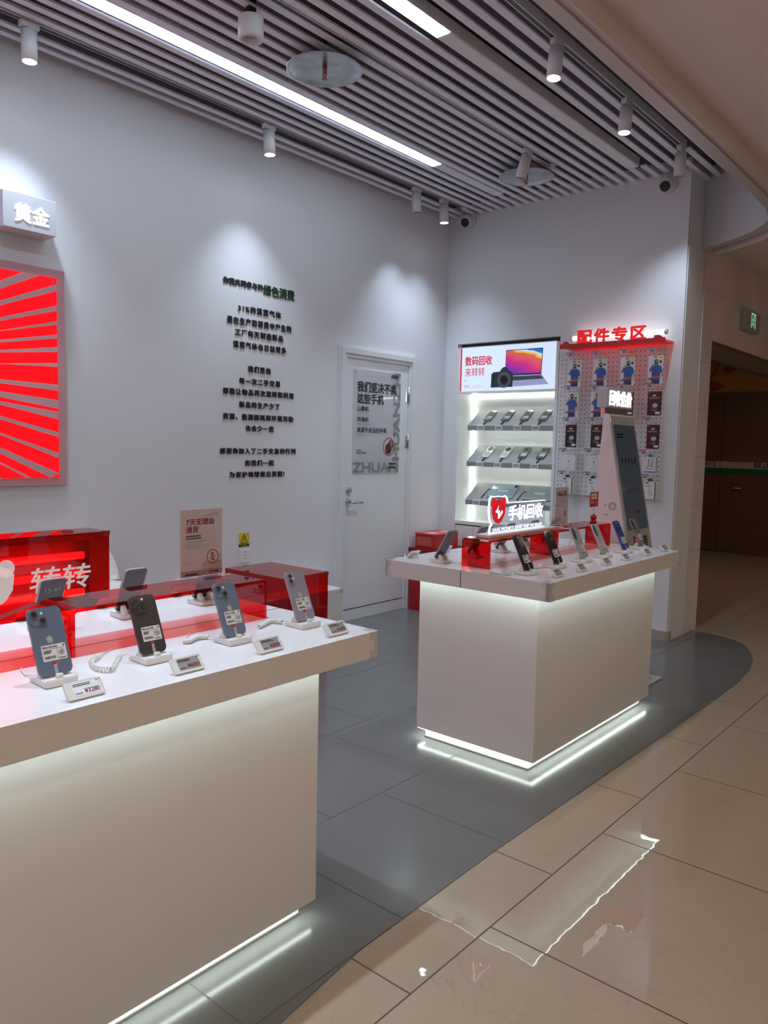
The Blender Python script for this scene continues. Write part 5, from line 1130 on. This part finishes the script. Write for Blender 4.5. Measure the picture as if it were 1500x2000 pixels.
for x, w_, h_, col, lb in ((-3.545, 0.255, 0.178, (0.27, 0.36, 0.41), 'pale blue tablet lying on the bottom cabinet shelf'), (-3.190, 0.255, 0.165, (0.26, 0.29, 0.28), 'grey-green tablet lying on the bottom cabinet shelf beside the pegboard end')):
    t = thing('tablet', lb, 'tablet', (0, 0, 0), 'tablets on the bottom cabinet shelf'); t.matrix_world = shelf_matrix(x, 2, w_, 0.16)
    m = MB(Matrix.Translation((0, h_ / 2, 0))); m.prism(rrect(w_, h_, 0.010), -0.0035, 0.0035, surf('tablet_%d' % int(w_ * h_ * 1e5), col, 0.08), 0.0012, True); m.build('body', t)
    m = MB(); m.prism([(p[0] + w_ / 2 - 0.026, p[1] + h_ - 0.024) for p in rrect(0.034, 0.030, 0.008)], 0.0035, 0.0055, BLACK, 0.0005); m.build('camera_bump', t)
    m = MB(); m.prism([(p[0], p[1] + h_ * 0.50) for p in rrect(0.100, 0.024, 0.002)], 0.0036, 0.0039, surf('tab_label', tuple(min(1, c * 1.45) for c in col), 0.4)); bars(m, -0.042, h_ * 0.5 - 0.004, 1, 0.05, 0.006, 0, 0.004, surf('tab_print', (0.55, 0.58, 0.6), 0.5)); m.build('info_sticker', t)
    m = MB(); m.tube([(-w_ / 2 - 0.001, h_ * 0.55, 0), (-w_ / 2 - 0.02, h_ * 0.52, 0.006), (-w_ / 2 - 0.034, h_ * 0.30, 0.003), (-w_ / 2 - 0.040, -0.02, 0.002)], 0.0042, BLACK, 8); m.build('cable', t)
y0, y1, zl, zb = rows[2]
t = thing('shelf_price_tag', 'white framed price tag on the lip of the bottom cabinet shelf', 'price tag', (-3.745, y0, zl - 0.02), 'price tags on the cabinet shelves')
F = frame((0, -0.001, 0), (1, 0, 0), (0, 0.15, 1)); m = MB(F); m.box((-0.036, -0.020, 0.0), (0.036, 0.020, 0.005), PLASTIC, 0.001); m.build('case', t)
m = MB(F); m.box((-0.029, -0.014, 0.005), (0.029, 0.014, 0.0054), ESCR); m.build('screen', t)

# ------------------------------------------------------------------ red plinth with cartons by the door
t = thing('red_plinth', 'dark red box plinth in the room corner by the staff door', 'plinth', (-3.93, 5.33, 0))
m = MB(); m.box((-0.125, -0.215, 0.003), (0.125, 0.20, 0.500), REDOPQ, 0.002); m.build('box', t)
m = MB(); m.box((-0.135, -0.225, 0.5002), (0.135, 0.21, 0.535), surf('dark_red', (0.25, 0.006, 0.012), 0.25), 0.002); m.build('top_tray', t)
for dy, z0, lb in ((-0.085, 0.5355, 'red printed carton on the corner plinth, the one nearest the staff door'), (0.085, 0.5355, 'red printed carton on the corner plinth, the one behind')):
    t = thing('red_carton', lb, 'carton', (-3.93, 5.325 + dy, z0), 'red cartons on the corner plinth')
    m = MB(); m.box((-0.105, -0.078, 0), (0.105, 0.078, 0.110), REDCARD, 0.003); m.build('body', t)
    m = MB(); m.box((-0.110, -0.082, 0.1102), (0.110, 0.082, 0.122), surf('carton_lid', (0.62, 0.05, 0.04), 0.35), 0.003); m.build('lid', t)
    F = frame((0, -0.0785, 0), *XZ); m = MB(F); bars(m, -0.09, 0.085, 8, 0.17, 0.004, 0.005, 0.0002, surf('carton_print', (0.62, 0.22, 0.18), 0.5), 0.3)
    m.box((-0.06, 0.1222 - 0.1222 + 0.02, 0.0002), (-0.059, 0.09, 0.0004), MATS['carton_print']); m.build('printed_text', t)
    m = MB(); m.box((-0.02, -0.05, 0.1222), (0.06, 0.05, 0.1226), surf('carton_sticker', (0.66, 0.45, 0.42), 0.5)); m.build('sticker', t)

# ------------------------------------------------------------------ lobby: fire doors, stripe, leaves, exit sign
BROWN = surf('fire_door', (0.13, 0.065, 0.042), 0.45, var=0.06)
for n, (a, b) in (('door_2', (-4.60, -3.445)), ('door_3', (-3.440, -2.290)), ('door_4', (-2.285, -1.13))):
    d_ = struct(thing(n, 'dark brown fire door leaf in the lobby with a white and green stripe across it', 'door', ((a + b) / 2, 11.23, 0)))
    T = Matrix.Translation((-(a + b) / 2, -11.23, 0))
    m = MB(T); m.box((a, 11.21, 0.02), (b, 11.255, 2.12), BROWN, 0.003); m.build('door_leaf', d_)
    m = MB(T); m.box((a, 11.2085, 1.168), (b, 11.2098, 1.258), surf('stripe_white', (0.42, 0.36, 0.33), 0.5)); m.box((a, 11.2085, 1.092), (b, 11.2098, 1.168), surf('stripe_green', (0.0, 0.10, 0.055), 0.5)); st = m.build('stripe', d_)
    F = T @ frame((0, 11.2083, 0), *XZ); m = MB(F)
    if n == 'door_2': m.text('防火门', -3.77, 1.188, INK, w=0.255, h=0.062, bold=0.02, z0=0.0004)
    if n == 'door_3': m.text('禁止堵塞', -3.015, 1.182, INK, w=0.44, h=0.072, bold=0.02, z0=0.0004)
    m.build('lettering', st)
    if n != 'door_2':
        m = MB(T); x = a + 0.16; m.cyl((x, 11.19, 0.905), (x, 11.208, 0.905), 0.03, CHROME); m.tube([(x, 11.19, 0.905), (x, 11.165, 0.905), (x + 0.02, 11.16, 0.903), (x + 0.14, 11.16, 0.90)], 0.010, CHROME, 8); m.build('handle', d_)
        m = MB(T); m.cyl((x, 11.195, 1.00), (x, 11.208, 1.00), 0.022, CHROME, seg=16); m.build('lock', d_)
m = MB(); m.box((-6.5, 11.205, 2.122), (0.5, 11.258, 2.206), BROWN); struct(m.build('trim_5'))
LEAF = surf('leaf_red', (0.42, 0.03, 0.012), 0.6)
t = thing('leaf_mural', 'branch of painted red leaves on the orange strip above the lobby doors', 'mural', (-3.6, 11.2595, 2.45))
F = frame((3.6, 0, -2.45), *XZ)
m = MB(F); P = [(-3.80, 2.24), (-3.69, 2.36), (-3.60, 2.50), (-3.555, 2.60), (-3.50, 2.68)]
for a, b in zip(P, P[1:]): m.stroke(a, b, 0.012, 0.0, 0.0012, HAIR)
m.build('stem', t)
for cx, cy, rx, ry, an in ((-3.40, 2.535, 0.10, 0.055, 8), (-3.585, 2.295, 0.105, 0.065, -3), (-3.54, 2.685, 0.085, 0.06, 10), (-3.05, 2.62, 0.09, 0.05, -20)):
    A = math.radians(an); pts = []
    for k in range(20):
        a = 2 * PI * k / 20; x = rx * math.cos(a); y = ry * math.sin(a) * (1 - 0.35 * math.cos(a)); x += 0.035 if k == 0 else 0
        pts.append((cx + x * math.cos(A) - y * math.sin(A), cy + x * math.sin(A) + y * math.cos(A)))
    m = MB(F); m.prism(pts, 0.0013, 0.0022, LEAF); m.build('leaf', t)
t = thing('exit_sign', 'square exit sign with a green running figure on the stone wall above the lobby opening', 'exit sign', (SX, 7.06, 2.42))
F = frame((0, -7.06, -2.42), *YZ)
m = MB(F); m.box((6.86, 2.408, 0.0005), (7.275, 2.578, 0.045), surf('exit_case', (0.36, 0.37, 0.42), 0.3), 0.003); m.build('case', t)
EXG = emis('exit_green', (0.30, 0.75, 0.45), 0.55, (0.2, 0.5, 0.3)); z = 0.0455
m = MB(F)
for a, b in (((7.02, 2.435), (7.02, 2.555)), ((7.02, 2.552), (7.13, 2.552)), ((7.13, 2.555), (7.13, 2.435))): m.stroke(a, b, 0.014, z, z + 0.001, EXG)
m.prism(ellipse(7.085, 2.530, 0.014, 0.011, 14), z, z + 0.001, EXG)
for a, b in (((7.075, 2.518), (7.066, 2.487)), ((7.075, 2.512), (7.105, 2.500)), ((7.072, 2.512), (7.048, 2.500)), ((7.066, 2.487), (7.095, 2.470)), ((7.095, 2.470), (7.095, 2.445)), ((7.066, 2.487), (7.052, 2.462)), ((7.052, 2.462), (7.036, 2.455))): m.stroke(a, b, 0.011, z, z + 0.001, EXG)
m.build('running_figure', t)
m = MB(F)
for y_, z_ in ((7.245, 2.552), (7.215, 2.43)): m.cyl((y_, z_, 0.045), (y_, z_, 0.047), 0.008, BLACK, seg=12)
m.build('indicator', t)
